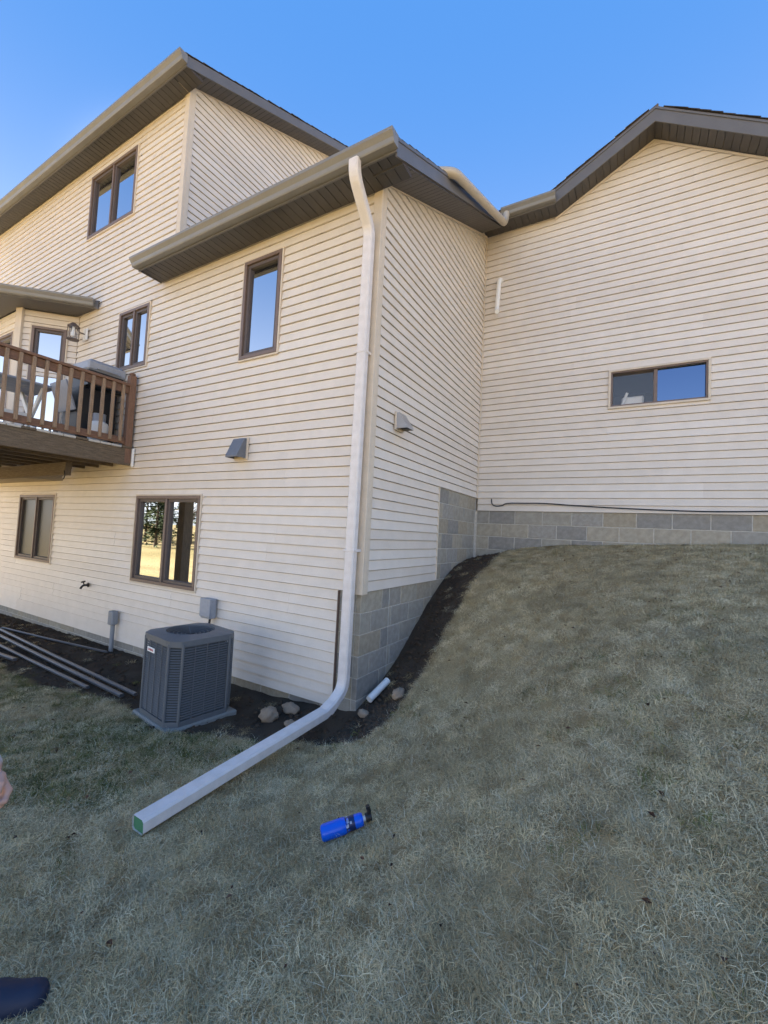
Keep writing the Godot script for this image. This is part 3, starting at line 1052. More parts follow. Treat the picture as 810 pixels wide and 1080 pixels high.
	part(we, "frieze_strip", bar(Vector3(2.36, 7.365, ZC + 0.002), Vector3(4.98, 7.365 - 0.64 * 2.62, ZC + 0.002), Vector3(0, 0, 0.014), Vector3(0, 0.03, 0)), M.trim)
	gutter(we, Vector3(0.34, 6.70, zo + 0.016), Vector3(0.79, 0, 0), Vector3.BACK)
	roof(we, Vector3(0.02, 6.85, zo + 0.03), Vector3.RIGHT, 1.06, Vector3(0, 0.48, -1).normalized(), 2.4, 64)
	roof(we, Vector3(1.02, 6.87, -9.0), Vector3.BACK, 9.0 + zo + 0.02, kl, 1.36 / kl.x, 65)
	roof(we, Vector3(5.36, 7.61 - 0.64 * 3.0, -9.0), Vector3.BACK, 9.0 + zo + 0.02, Vector3(-1, 0.64, 0).normalized(), 3.0 / kr.x, 66)
	# ---- bay on the deck
	var by := node(h, "bay")
	var q := sqrt(0.5)
	var c0 := Vector3(-5.93, 0, 0)
	var c1 := Vector3(-6.53, 0, 0.60)
	var F := frame_of(c1, Vector3(q, 0, -q), Vector3(q, 0, q))
	var fl := 0.8485
	g = G.new()
	g.prism([Vector3(-5.99, 2.3, -0.06), c1 + Vector3(-0.02, 2.3, -0.07), Vector3(-8.8, 2.3, 0.53), Vector3(-9.37, 2.3, -0.06)], Vector3(0, 2.95, 0))
	part(by, "core_wall", g.mesh(), M.sheathing)
	siding(by, F, 27, 51, func(_y: float) -> float: return 0.03, func(_y: float) -> float: return fl - 0.005, [[0.18, 4.0, 0.70, 4.83], [0.18, 3.05, 0.70, 4.0]], 71)
	window(by, F, 0.17, 0.71, 2.95, 4.84, 1, M.pane)
	var FF := frame_of(Vector3(-8.8, 0, 0.60), Vector3.RIGHT, Vector3.BACK)
	siding(by, FF, 27, 51, func(_y: float) -> float: return 0.0, func(_y: float) -> float: return 2.24, [[0.3, 2.9, 2.12, 4.72]], 72)
	window(by, FF, 0.29, 2.13, 2.88, 4.73, 2, M.pane)
	g = G.new()
	var ct := Transform3D(Basis(Vector3.UP, deg_to_rad(22.5)), c1)
	g.box(Vector3(-0.06, 2.72, -0.03), Vector3(0.06, 5.08, 0.015), 0.004, ct)
	part(by, "corner_post", g.mesh(), M.trim)
	# bay eave: soffit, fascia, gutter along the slanted and the front side
	var out1 := Vector3(q, 0, q)
	var e0 := Vector3(-5.30, 0, 0.0)
	var e1 := Vector3(-6.40, 0, 1.06)
	var e2 := Vector3(-9.4, 0, 1.06)
	g = G.new()
	g.prism([e0 + Vector3(0, 5.08, 0.016), e1 + Vector3(0, 5.08, 0), e2 + Vector3(0, 5.08, 0), Vector3(-9.4, 5.08, 0.016)], Vector3(0, 0.02, 0))
	part(by, "soffit", g.mesh(), M.soffit)
	var ed := (e1 - e0)
	var en := Vector3(-ed.z, 0, ed.x).normalized()
	if en.z < 0.0:
		en = -en
	part(by, "fascia", bar(e0 + Vector3(0, 5.06, 0.016), e1 + Vector3(0, 5.06, 0), en * 0.015, Vector3(0, 0.12, 0)), M.fascia)
	part(by, "fascia", bar(e1 + Vector3(0, 5.06, 0), e2 + Vector3(0, 5.06, 0), Vector3(0, 0, 0.015), Vector3(0, 0.12, 0)), M.fascia)
	gutter(by, e0 + Vector3(0, 5.075, 0.0) + en * 0.016 + ed.normalized() * 0.06, ed * 0.97, en)
	gutter(by, e1 + Vector3(0, 5.075, 0.016), Vector3(-3.0, 0, 0), Vector3.BACK)
	g = G.new()
	g.prism([e0 + Vector3(0, 5.19, 0.0), e1 + Vector3(0, 5.19, 0.1), e2 + Vector3(0, 5.19, 0.1), Vector3(-9.4, 5.19, 0.0)], Vector3(0, 0.012, 0))
	g.prism([e0 + Vector3(-0.1, 5.203, 0.0), e1 + Vector3(0, 5.203, 0.09), e2 + Vector3(0, 5.203, 0.09)], Vector3(0, 0.006, 0))
	g.out([e0 + Vector3(0, 5.21, 0), e1 + Vector3(0, 5.21, 0.08), Vector3(-6.6, 5.6, 0.0)], Vector3(-6.5, 4, -1))
	g.out([e1 + Vector3(0, 5.21, 0.08), e2 + Vector3(0, 5.21, 0.08), Vector3(-9.4, 5.6, 0.0), Vector3(-6.6, 5.6, 0.0)], Vector3(-7.5, 4, -1))
	part(by, "roof", g.mesh(), M.shingle)

# ---------------------------------------------------------------- objects
func build_downspouts() -> void:
	var t := thing("downspout", "long white rectangular downspout bending at the house corner and running out over the lawn", "downspout")
	var g := G.new()
	var p := [Vector3(-0.045, 5.06, 0.415), Vector3(-0.045, 4.93, 0.415), Vector3(-0.07, 4.62, 0.085), Vector3(-0.095, 0.24, 0.085), Vector3(-0.10, 0.10, 0.30)]
	g.duct(fillet(p, 0.09, 5), Vector3.RIGHT, 0.102, 0.076, 0.012, false)
	part(t, "pipe", g.mesh(), M.white_metal)
	g = G.new()
	var y1 := land(-0.12, 1.97) + 0.055
	g.duct([Vector3(-0.10, 0.137, 0.245), Vector3(-0.10, 0.10, 0.36), Vector3(-0.12, y1, 1.96)], Vector3.RIGHT, 0.107, 0.081, 0.012, false)
	part(t, "extension", g.mesh(), M.white_metal)
	g = G.new()
	g.duct([Vector3(-0.1195, y1 + 0.0003, 1.93), Vector3(-0.12, y1 - 0.0003, 1.952)], Vector3.RIGHT, 0.102, 0.076, 0.012, true)
	part(t, "end_plug", g.mesh(), plain(rgb(70, 128, 92), 0.6)).set_meta("label", "green inside of the downspout's open end")
	for y in [1.5, 3.4]:
		g = G.new()
		g.box(Vector3(-0.155, y, 0.01), Vector3(-0.03, y + 0.025, 0.126), 0.003)
		g.box(Vector3(-0.03, y, 0.01), Vector3(-0.022, y + 0.025, 0.1), 0.001)
		part(t, "strap", g.mesh(), M.white_metal)
	# tan pipe from the wing's gutter down over the lower roof
	g = G.new()
	var roof_y := func(z: float) -> float: return 5.345 - 0.48 * z + 0.055
	var q := [Vector3(0.42, 6.72, -2.93), Vector3(0.42, 6.52, -2.86), Vector3(0.42, 5.72, -0.80), Vector3(0.05, 5.80, -0.72)]
	g.tube(fillet(q, 0.12, 6), 0.055, 14, true, -1.0, 0.85)
	solo("roof_downspout", g.mesh(), M.tan_metal, "tan downspout pipe running along the raked edge of the lower roof", "downspout")

func build_deck() -> void:
	var d := thing("wooden_deck", "raised wooden deck with brown baluster railing on the side wall", "deck", Vector3(-4.0, 0, 0))
	var o := Vector3(4.0, 0, 0)
	var g := G.new()
	var zl := 2.62
	g.box(Vector3(-4.04, 2.47, 0.03) + o, Vector3(-4.0, 2.705, zl) + o, 0.004)
	part(d, "rim_board", g.mesh(), M.rim2)
	g = G.new()
	g.box(Vector3(-10.2, 2.47, zl) + o, Vector3(-4.0, 2.705, zl + 0.04) + o, 0.004)
	part(d, "rim_board", g.mesh(), M.rim0)
	var x := -4.44
	while x > -10.2:
		g = G.new()
		g.box(Vector3(x - 0.04, 2.475, 0.03) + o, Vector3(x, 2.703, zl - 0.002) + o, 0.003)
		part(d, "joist", g.mesh(), M.rim2)
		x -= 0.41
	var z := 0.03
	var i := 0
	while z < zl - 0.1:
		g = G.new()
		var x0 := -5.86 if z < 0.62 else -10.2
		g.box(Vector3(x0, 2.707, z) + o, Vector3(-3.985, 2.737, z + 0.136) + o, 0.004)
		part(d, "deck_board", g.mesh(), M.board_end if i % 4 else M.rim0)
		z += 0.142
		i += 1
	for b in [[0.47, -4.66], [1.38, -4.3]]:
		g = G.new()
		g.box(Vector3(-10.2, 2.285, b[0]) + o, Vector3(b[1], 2.468, b[0] + 0.08) + o, 0.004)
		part(d, "beam", g.mesh(), M.rim0)
	for px in [-4.85, -7.6]:
		g = G.new()
		var gy := land(px, 1.42) - 0.1
		g.box(Vector3(px - 0.09, gy, 1.33) + o, Vector3(px + 0.09, 2.284, 1.51) + o, 0.008)
		part(d, "post", g.mesh(), M.rim1)
	g = G.new()
	g.tube(fillet([Vector3(-4.65, 2.34, 0.565) + o, Vector3(-4.62, 2.30, 0.565) + o, Vector3(-4.62, 2.24, 0.565) + o, Vector3(-4.66, 2.225, 0.565) + o], 0.02), 0.008, 6)
	part(d, "hook", g.mesh(), M.black)
	# railing along the end
	for pz in [0.075, 2.55]:
		g = G.new()
		g.box(Vector3(-4.085, 2.50, pz - 0.045) + o, Vector3(-3.996, 3.76, pz + 0.045) + o, 0.006)
		g.box(Vector3(-4.075, 3.76, pz - 0.035) + o, Vector3(-4.006, 3.80, pz + 0.035) + o, 0.012)
		part(d, "railing_post", g.mesh(), M.rail1)
	g = G.new()
	g.box(Vector3(-4.07, 3.59, 0.12) + o, Vector3(-3.985, 3.628, 2.505) + o, 0.006)
	part(d, "top_rail", g.mesh(), M.rail2)
	g = G.new()
	g.box(Vector3(-4.055, 3.485, 0.12) + o, Vector3(-4.018, 3.589, 2.505) + o, 0.004)
	part(d, "upper_rail", g.mesh(), M.rail2)
	g = G.new()
	g.box(Vector3(-4.055, 2.765, 0.12) + o, Vector3(-4.018, 2.86, 2.505) + o, 0.004)
	part(d, "lower_rail", g.mesh(), M.rail2)
	z = 0.204
	while z < 2.45:
		g = G.new()
		g.box(Vector3(-4.017, 2.79, z - 0.018) + o, Vector3(-3.981, 3.585, z + 0.018) + o, 0.003)
		part(d, "baluster", g.mesh(), M.baluster1)
		z += 0.1295
	# railing along the front
	g = G.new()
	g.box(Vector3(-10.2, 3.59, 2.51) + o, Vector3(-4.09, 3.628, 2.6) + o, 0.006)
	part(d, "top_rail", g.mesh(), M.rail0)
	g = G.new()
	g.box(Vector3(-10.2, 2.765, 2.54) + o, Vector3(-4.09, 2.86, 2.575) + o, 0.004)
	part(d, "lower_rail", g.mesh(), M.rail0)
	x = -4.2
	while x > -10.1:
		g = G.new()
		g.box(Vector3(x - 0.018, 2.79, 2.576) + o, Vector3(x + 0.018, 3.589, 2.61) + o, 0.003)
		part(d, "baluster", g.mesh(), M.baluster1)
		x -= 0.1295
	g = G.new()
	g.box(Vector3(-3.985, 2.455, 0.012), Vector3(-3.945, 2.715, 0.035), 0.004)
	solo("cover_strip", g.mesh(), M.white_plastic, "short white vertical strip on the siding beside the deck rim", "strip")

func build_deck_things() -> void:
	# grill
	var t := thing("gas_grill", "black gas grill with a grey lid standing on the deck behind the railing", "grill", Vector3(-4.65, 2.74, 0.3))
	var g := G.new()
	g.box(Vector3(-0.22, 0.05, -0.24), Vector3(0.22, 0.78, 0.26), 0.012)
	part(t, "cabinet", g.mesh(), M.black)
	g = G.new()
	var pr := [Vector3(-0.25, 0.82, -0.28), Vector3(0.26, 0.82, -0.28), Vector3(0.27, 1.03, -0.28), Vector3(-0.25, 1.03, -0.28)]
	g.prism(pr, Vector3(0, 0, 0.46))
	part(t, "firebox", g.mesh(), M.black)
	g = G.new()
	g.box(Vector3(-0.29, 1.03, -0.31), Vector3(0.3, 1.16, 0.21), 0.02)
	g.box(Vector3(-0.25, 1.16, -0.27), Vector3(0.26, 1.19, 0.17), 0.015)
	part(t, "lid", g.mesh(), M.grey_box)
	g = G.new()
	g.tube([Vector3(0.315, 1.06, -0.2), Vector3(0.315, 1.06, 0.1)], 0.01, 8)
	part(t, "lid_handle", g.mesh(), M.steel)
	g = G.new()
	var st := Transform3D(Basis(Vector3.RIGHT, 0.35), Vector3(0, 0.62, 0.36))
	g.box(Vector3(-0.22, -0.2, -0.012), Vector3(0.24, 0.2, 0.012), 0.005, st)
	part(t, "side_shelf", g.mesh(), M.grey_box)
	for w in [[-0.18, -0.2], [0.18, -0.2], [-0.18, 0.22], [0.18, 0.22]]:
		g = G.new()
		g.lathe([Vector2(0, -0.015), Vector2(0.032, -0.015), Vector2(0.032, 0.015), Vector2(0, 0.015)], Transform3D(Basis(Vector3.FORWARD, PI / 2), Vector3(w[0], 0.033, w[1])), 12)
		part(t, "wheel", g.mesh(), M.rubber)
	# propane tank
	var p := thing("propane_tank", "white propane tank on the deck beside the black grill", "gas tank", Vector3(-4.3, 2.738, 0.34))
	g = G.new()
	g.lathe([Vector2(0, 0.03), Vector2(0.1, 0.03), Vector2(0.12, 0.06), Vector2(0.125, 0.12), Vector2(0.125, 0.24), Vector2(0.11, 0.29), Vector2(0.06, 0.325), Vector2(0, 0.33)], Transform3D.IDENTITY, 20)
	g.lathe([Vector2(0.085, 0.0), Vector2(0.09, 0.0), Vector2(0.09, 0.04), Vector2(0.085, 0.04)], Transform3D.IDENTITY, 20)
	part(p, "tank_body", g.mesh(), M.white_plastic)
	g = G.new()
	g.lathe([Vector2(0.075, 0.31), Vector2(0.08, 0.31), Vector2(0.08, 0.42), Vector2(0.072, 0.42), Vector2(0.072, 0.31)], Transform3D.IDENTITY, 20)
	g.tube([Vector3(0, 0.32, 0), Vector3(0, 0.38, 0)], 0.02, 8)
	part(p, "valve_collar", g.mesh(), M.grey_box)
	# patio table
	var b := thing("patio_table", "pale patio table with crossed legs on the deck", "table", Vector3(-5.25, 2.738, 1.15))
	g = G.new()
	for i in 6:
		g.box(Vector3(-0.42 + 0.14 * i, 0.74, -0.5), Vector3(-0.42 + 0.14 * i + 0.13, 0.77, 0.5), 0.004)
	part(b, "table_top", g.mesh(), M.grey_box)
	for e in [-0.36, 0.36]:
		for s in [-1, 1]:
			g = G.new()
			g.duct([Vector3(s * 0.34, 0.0, e + 0.02 * s), Vector3(-s * 0.30, 0.74, e + 0.02 * s)], Vector3.BACK, 0.035, 0.07, 0.004)
			part(b, "leg", g.mesh(), M.white_plastic)
	g = G.new()
	g.duct([Vector3(0, 0.37, -0.36), Vector3(0, 0.37, 0.36)], Vector3.RIGHT, 0.05, 0.05, 0.004)
	part(b, "stretcher", g.mesh(), M.white_plastic)
	# wall lantern
	var l := thing("wall_lantern", "small glass wall lantern beside the bay on the side wall", "lamp", Vector3(-5.62, 4.70, 0.0))
	g = G.new()
	g.box(Vector3(-0.06, -0.10, 0.012), Vector3(0.06, 0.10, 0.04), 0.01)
	part(l, "back_plate", g.mesh(), M.white_plastic)
	g = G.new()
	g.tube(fillet([Vector3(0, 0.0, 0.04), Vector3(0, 0.0, 0.12), Vector3(0, 0.09, 0.17), Vector3(0, 0.09, 0.2)], 0.03), 0.01, 8)
	var lt := Transform3D(Basis.IDENTITY, Vector3(0, 0, 0.2))
	g.lathe([Vector2(0, 0.12), Vector2(0.03, 0.11), Vector2(0.085, 0.06), Vector2(0.085, 0.05), Vector2(0, 0.05)], lt, 16)
	for k in 6:
		var a := TAU * k / 6
		g.tube([Vector3(cos(a) * 0.078, -0.15, 0.2 + sin(a) * 0.078), Vector3(cos(a) * 0.078, 0.055, 0.2 + sin(a) * 0.078)], 0.005, 5)
	g.lathe([Vector2(0, -0.165), Vector2(0.085, -0.16), Vector2(0.085, -0.148), Vector2(0, -0.148)], lt, 16)
	part(l, "cage", g.mesh(), M.frame_dark)
	g = G.new()
	g.lathe([Vector2(0.07, -0.147), Vector2(0.07, 0.049)], lt, 16)
	part(l, "glass", g.mesh(), M.glass)
	g = G.new()
	g.lathe([Vector2(0, -0.12), Vector2(0.03, -0.1), Vector2(0.035, -0.06), Vector2(0.018, 0.0), Vector2(0.018, 0.049)], lt, 12)
	part(l, "bulb", g.mesh(), M.white_plastic)

func build_condenser() -> void:
	var turn := -0.14
	var at := Vector3(-1.44, -0.10, 0.74)
	var w := 0.31
	var g := G.new()
	g.box(Vector3(-0.338, -0.08, -0.338), Vector3(0.338, 0.028, 0.338), 0.012)
	solo("equipment_pad", g.mesh(), M.pad, "thin grey pad under the grey condenser", "pad", Transform3D(Basis(Vector3.UP, turn), at))
	var t := thing("air_conditioner", "grey square air conditioner condenser on a pad by the side wall", "air conditioner", at + Vector3(0, 0.028, 0), turn)
	var hh := 0.735
	var c := 0.085
	var ring := [Vector2(-w + c, w), Vector2(w - c, w), Vector2(w, w - c), Vector2(w, -w + c), Vector2(w - c, -w), Vector2(-w + c, -w), Vector2(-w, -w + c), Vector2(-w, w - c)]
	g = G.new()
	for e in [[0.0, 0.045, 1.02], [hh - 0.045, hh - 0.01, 1.025]]:
		var lo := []
		for p in ring:
			lo.append(Vector3(p.x * e[2], e[0], p.y * e[2]))
		if e[0] == 0.0:
			g.prism(lo, Vector3(0, e[1] - e[0], 0))
	part(t, "base_pan", g.mesh(), M.ac)
	g = G.new()
	var core := []
	for p in ring:
		core.append(Vector3(p.x * 0.93, 0.04, p.y * 0.93))
	g.prism(core, Vector3(0, hh - 0.16, 0))
	part(t, "coil", g.mesh(), M.coil)
	for i in 8:
		var a: Vector2 = ring[i]
		var b: Vector2 = ring[(i + 1) % 8]
		var d := b - a
		var nrm := Vector2(d.y, -d.x).normalized()
		if nrm.dot(a + b) < 0.0:
			nrm = -nrm
		# louvred side
		g = G.new()
		var A3 := Vector3(a.x, 0, a.y)
		var D3 := Vector3(d.x, 0, d.y)
		var N3 := Vector3(nrm.x, 0, nrm.y)
		var y := 0.055
		while y < hh - 0.06:
			var p0 := A3 + D3 * 0.04 + Vector3(0, y, 0)
			g.prism([p0 - N3 * 0.012 + Vector3(0, 0.011, 0), p0 - N3 * 0.010 + Vector3(0, 0.0125, 0), p0 + N3 * 0.003 + Vector3(0, 0.003, 0), p0 + N3 * 0.002], D3 * 0.92)
			y += 0.022
		var cols := 4 if i % 2 == 0 else 1
		for k in range(1, cols):
			var p1 := A3 + D3 * (float(k) / cols)
			g.tube([p1 + N3 * 0.003 + Vector3(0, 0.045, 0), p1 + N3 * 0.003 + Vector3(0, hh - 0.045, 0)], 0.004, 5)
		part(t, "louvre_panel", g.mesh(), M.ac)
		# upright between two sides
		g = G.new()
		g.tube([A3 * 0.995 + Vector3(0, 0.04, 0), A3 * 0.995 + Vector3(0, hh - 0.03, 0)], 0.014, 8)
		part(t, "upright", g.mesh(), M.ac)
	# top cap with a round fan opening
	g = G.new()
	var rf := 0.215
	var N := 48
	for k in N:
		var a0 := TAU * k / N
		var a1 := TAU * (k + 1) / N
		var e0 := edge_of(ring, a0) * 1.03
		var e1 := edge_of(ring, a1) * 1.03
		var i0 := Vector3(cos(a0) * rf, hh + 0.018, sin(a0) * rf)
		var i1 := Vector3(cos(a1) * rf, hh + 0.018, sin(a1) * rf)
		var o0 := Vector3(e0.x, hh - 0.004, e0.y)
		var o1 := Vector3(e1.x, hh - 0.004, e1.y)
		g.out([i0, i1, o1, o0], Vector3(0, -5, 0))
		g.out([o0, o1, o1 + Vector3(0, -0.05, 0), o0 + Vector3(0, -0.05, 0)], Vector3(0, hh, 0))
		g.out([o0 + Vector3(0, -0.05, 0), o1 + Vector3(0, -0.05, 0), Vector3(o1.x * 0.93, hh - 0.05, o1.z * 0.93), Vector3(o0.x * 0.93, hh - 0.05, o0.z * 0.93)], Vector3(0, 5, 0))
		var j0 := Vector3(cos(a0) * rf, hh - 0.1, sin(a0) * rf)
		var j1 := Vector3(cos(a1) * rf, hh - 0.1, sin(a1) * rf)
		g.out([i0, i1, j1, j0], Vector3(cos(a0) * 2.0, hh, sin(a0) * 2.0))
	part(t, "top_cap", g.mesh(), M.ac)
	g = G.new()
	for rr in [0.05, 0.085, 0.12, 0.155, 0.19, 0.212]:
		var pts := []
		for k in 33:
			var a := TAU * k / 32
			pts.append(Vector3(cos(a) * rr, hh - 0.0 - 0.03 * (1.0 - rr / 0.212), sin(a) * rr))
		g.tube(pts, 0.003, 5, false)
	for k in 4:
		var a := TAU * k / 4 + 0.4
		g.tube([Vector3(cos(a) * 0.03, hh - 0.03, sin(a) * 0.03), Vector3(cos(a) * 0.214, hh + 0.002, sin(a) * 0.214)], 0.004, 5)
	part(t, "fan_guard", g.mesh(), M.ac)
	g = G.new()
	g.lathe([Vector2(0, hh - 0.04), Vector2(0.05, hh - 0.045), Vector2(0.05, hh - 0.12), Vector2(0, hh - 0.12)], Transform3D.IDENTITY, 16)
	for k in 3:
		var bt := Transform3D(Basis(Vector3.UP, TAU * k / 3) * Basis(Vector3.RIGHT, 0.45), Vector3(0, hh - 0.09, 0))
		g.box(Vector3(0.04, -0.002, -0.07), Vector3(0.195, 0.002, 0.07), 0.0, bt)
	part(t, "fan", g.mesh(), M.coil)
	# name plate on the side facing the lawn
	g = G.new()
	g.box(Vector3(-0.16, hh - 0.16, w + 0.004), Vector3(-0.02, hh - 0.115, w + 0.010), 0.003)
	var pl := part(t, "name_plate", g.mesh(), M.white_plastic)
	var tm := TextMesh.new()
	var f := SystemFont.new()
	f.font_names = PackedStringArray(["Droid Sans"])
	f.font_weight = 700
	tm.font = f
	tm.text = "LENNOX"
	tm.font_size = 32
	tm.pixel_size = 0.00078
	tm.depth = 0.001
	var o := MeshInstance3D.new()
	o.name = "lettering"
	o.mesh = tm
	o.material_override = plain(rgb(170, 32, 40), 0.5)
	o.position = Vector3(-0.09, hh - 0.1375, w + 0.0106)
	pl.add_child(o)

func edge_of(ring: Array, a: float) -> Vector2:
	var d := Vector2(cos(a), sin(a))
	for i in ring.size():
		var p: Vector2 = ring[i]
		var e: Vector2 = ring[(i + 1) % ring.size()] - p
		var den := d.cross(e)
		if absf(den) < 1e-9:
			continue
		var t := p.cross(e) / den
		var s := p.cross(d) / den
		if t > 0.0 and s >= -1e-6 and s <= 1.000001:
			return d * t
	return d * 0.3

func vent_hood(called: String, label: String, t: Transform3D, w: float, h: float, m: Material) -> void:
	var o := thing(called, label, "vent")
	o.transform = t
	var g := G.new()
	g.box(Vector3(-w * 0.5 - 0.012, -0.015, 0.0), Vector3(w * 0.5 + 0.02, h + 0.012, 0.022), 0.004)
	part(o, "flange", g.mesh(), M.trim)
	g = G.new()
	var a := [Vector3(-w * 0.5, h, 0.022), Vector3(-w * 0.5, h, 0.05), Vector3(-w * 0.5, 0.02, 0.15), Vector3(-w * 0.5, 0.0, 0.15)]
	var b := []
	for p in a:
		b.append(p + Vector3(w, 0, 0))
	var low := Vector3(-w * 0.5, 0.0, 0.022)
	for i in 3:
		g.out([a[i], b[i], b[i + 1], a[i + 1]], Vector3(0, 0, 0.02))
	g.out([a[0], a[1], a[2], a[3], low], Vector3(0, h * 0.5, 0.08))
	g.out([b[0], b[1], b[2], b[3], low + Vector3(w, 0, 0)], Vector3(0, h * 0.5, 0.08))
	part(o, "hood", g.mesh(), m)
	g = G.new()
	g.box(Vector3(-w * 0.5 + 0.005, 0.02, 0.024), Vector3(w * 0.5 - 0.005, 0.03, 0.12), 0.001)
	part(o, "flap", g.mesh(), M.black)

func build_wall_things() -> void:
	vent_hood("vent_hood", "grey plastic vent hood on the siding above the paired casement window", Transform3D(Basis.IDENTITY, Vector3(-1.76, 2.47, 0.0)), 0.19, 0.23, M.vent_grey)
	vent_hood("metal_vent", "small shiny metal vent on the end wall beside the corner post", Transform3D(Basis(Vector3.UP, PI / 2), Vector3(0.0, 2.80, -0.55)), 0.15, 0.17, M.steel)
	# electrical disconnect box and its whip
	var t := thing("disconnect_box", "small blue-grey electrical box on the siding above the condenser", "electrical box", Vector3(-2.08, 0.60, 0.0))
	var g := G.new()
	g.box(Vector3(-0.085, 0.0, 0.01), Vector3(0.085, 0.225, 0.10), 0.008)
	part(t, "box", g.mesh(), M.grey_box)
	g = G.new()
	g.box(Vector3(-0.09, 0.02, 0.10), Vector3(0.09, 0.232, 0.112), 0.006)
	part(t, "cover", g.mesh(), M.grey_box)
	g = G.new()
	g.tube(fillet([Vector3(0.03, 0.0, 0.05), Vector3(0.03, -0.12, 0.06), Vector3(0.1, -0.3, 0.2), Vector3(0.2, -0.4, 0.34)], 0.1), 0.013, 8)
	part(t, "whip", g.mesh(), M.rubber)
	# conduit stub
	t = thing("conduit_stub", "grey conduit rising from the soil to a fitting on the siding", "conduit", Vector3(-4.06, -0.2, 0.06))
	g = G.new()
	g.tube([Vector3(0, 0, 0), Vector3(0, 0.46, 0)], 0.028, 12)
	part(t, "pipe", g.mesh(), M.conduit)
	g = G.new()
	g.box(Vector3(-0.055, 0.43, -0.04), Vector3(0.055, 0.62, 0.05), 0.012)
	part(t, "fitting", g.mesh(), M.conduit)
	# hose bib
	t = thing("hose_tap", "small dark outdoor tap sticking out of the siding", "tap", Vector3(-4.90, 0.69, 0.0))
	g = G.new()
	g.lathe([Vector2(0, 0.012), Vector2(0.035, 0.012), Vector2(0.035, 0.02), Vector2(0, 0.02)], Transform3D(Basis(Vector3.RIGHT, PI / 2), Vector3.ZERO), 12)
	g.tube(fillet([Vector3(0, 0, 0.02), Vector3(0, 0, 0.09), Vector3(0, -0.05, 0.12)], 0.03), 0.016, 8)
	part(t, "spout", g.mesh(), M.black)
	g = G.new()
	g.tube([Vector3(0, 0.0, 0.07), Vector3(0, 0.05, 0.085)], 0.008, 6)
	g.lathe([Vector2(0, 0.05), Vector2(0.03, 0.05), Vector2(0.03, 0.062), Vector2(0, 0.062)], Transform3D(Basis(Vector3.RIGHT, 0.3), Vector3(0, 0.0, 0.07)), 10)
	part(t, "handle", g.mesh(), M.black)
	# white pipe on the wing wall
	g = G.new()
	g.tube(fillet([Vector3(0.265, 5.9, ZC - 0.01), Vector3(0.262, 5.9, ZC + 0.09), Vector3(0.235, 5.36, ZC + 0.09), Vector3(0.262, 5.31, ZC + 0.16)], 0.09, 5), 0.036, 12)
	solo("vent_pipe", g.mesh(), M.white_plastic, "short white curved plastic pipe on the wing wall near the inner corner", "pipe")
	# black cable along the foot of the wing wall
	g = G.new()
	var c := [Vector3(0.245, 2.32, ZC + 0.03), Vector3(0.26, 2.24, ZC + 0.035), Vector3(0.32, 2.205, ZC + 0.04), Vector3(0.42, 2.215, ZC + 0.035), Vector3(0.5, 2.25, ZC + 0.03), Vector3(0.8, 2.255, ZC + 0.028), Vector3(1.06, 2.253, ZC + 0.028), Vector3(1.5, 2.222, ZC + 0.03), Vector3(2.0, 2.195, ZC + 0.03), Vector3(2.75, 2.168, ZC + 0.03), Vector3(3.2, 2.166, ZC + 0.03), Vector3(3.7, 2.18, ZC + 0.03), Vector3(4.6, 2.2, ZC + 0.03)]
	g.tube(smooth_path(c, 4), 0.009, 6)
	solo("cable", g.mesh(), M.rubber, "black cable sagging along the foot of the wing wall", "cable")

func smooth_path(p: Array, sub: int) -> Array:
	var o := []
	for i in p.size() - 1:
		for k in sub:
			o.append(p[i].cubic_interpolate(p[i + 1], p[maxi(i - 1, 0)], p[mini(i + 2, p.size() - 1)], float(k) / sub))
	o.append(p[-1])
	return o

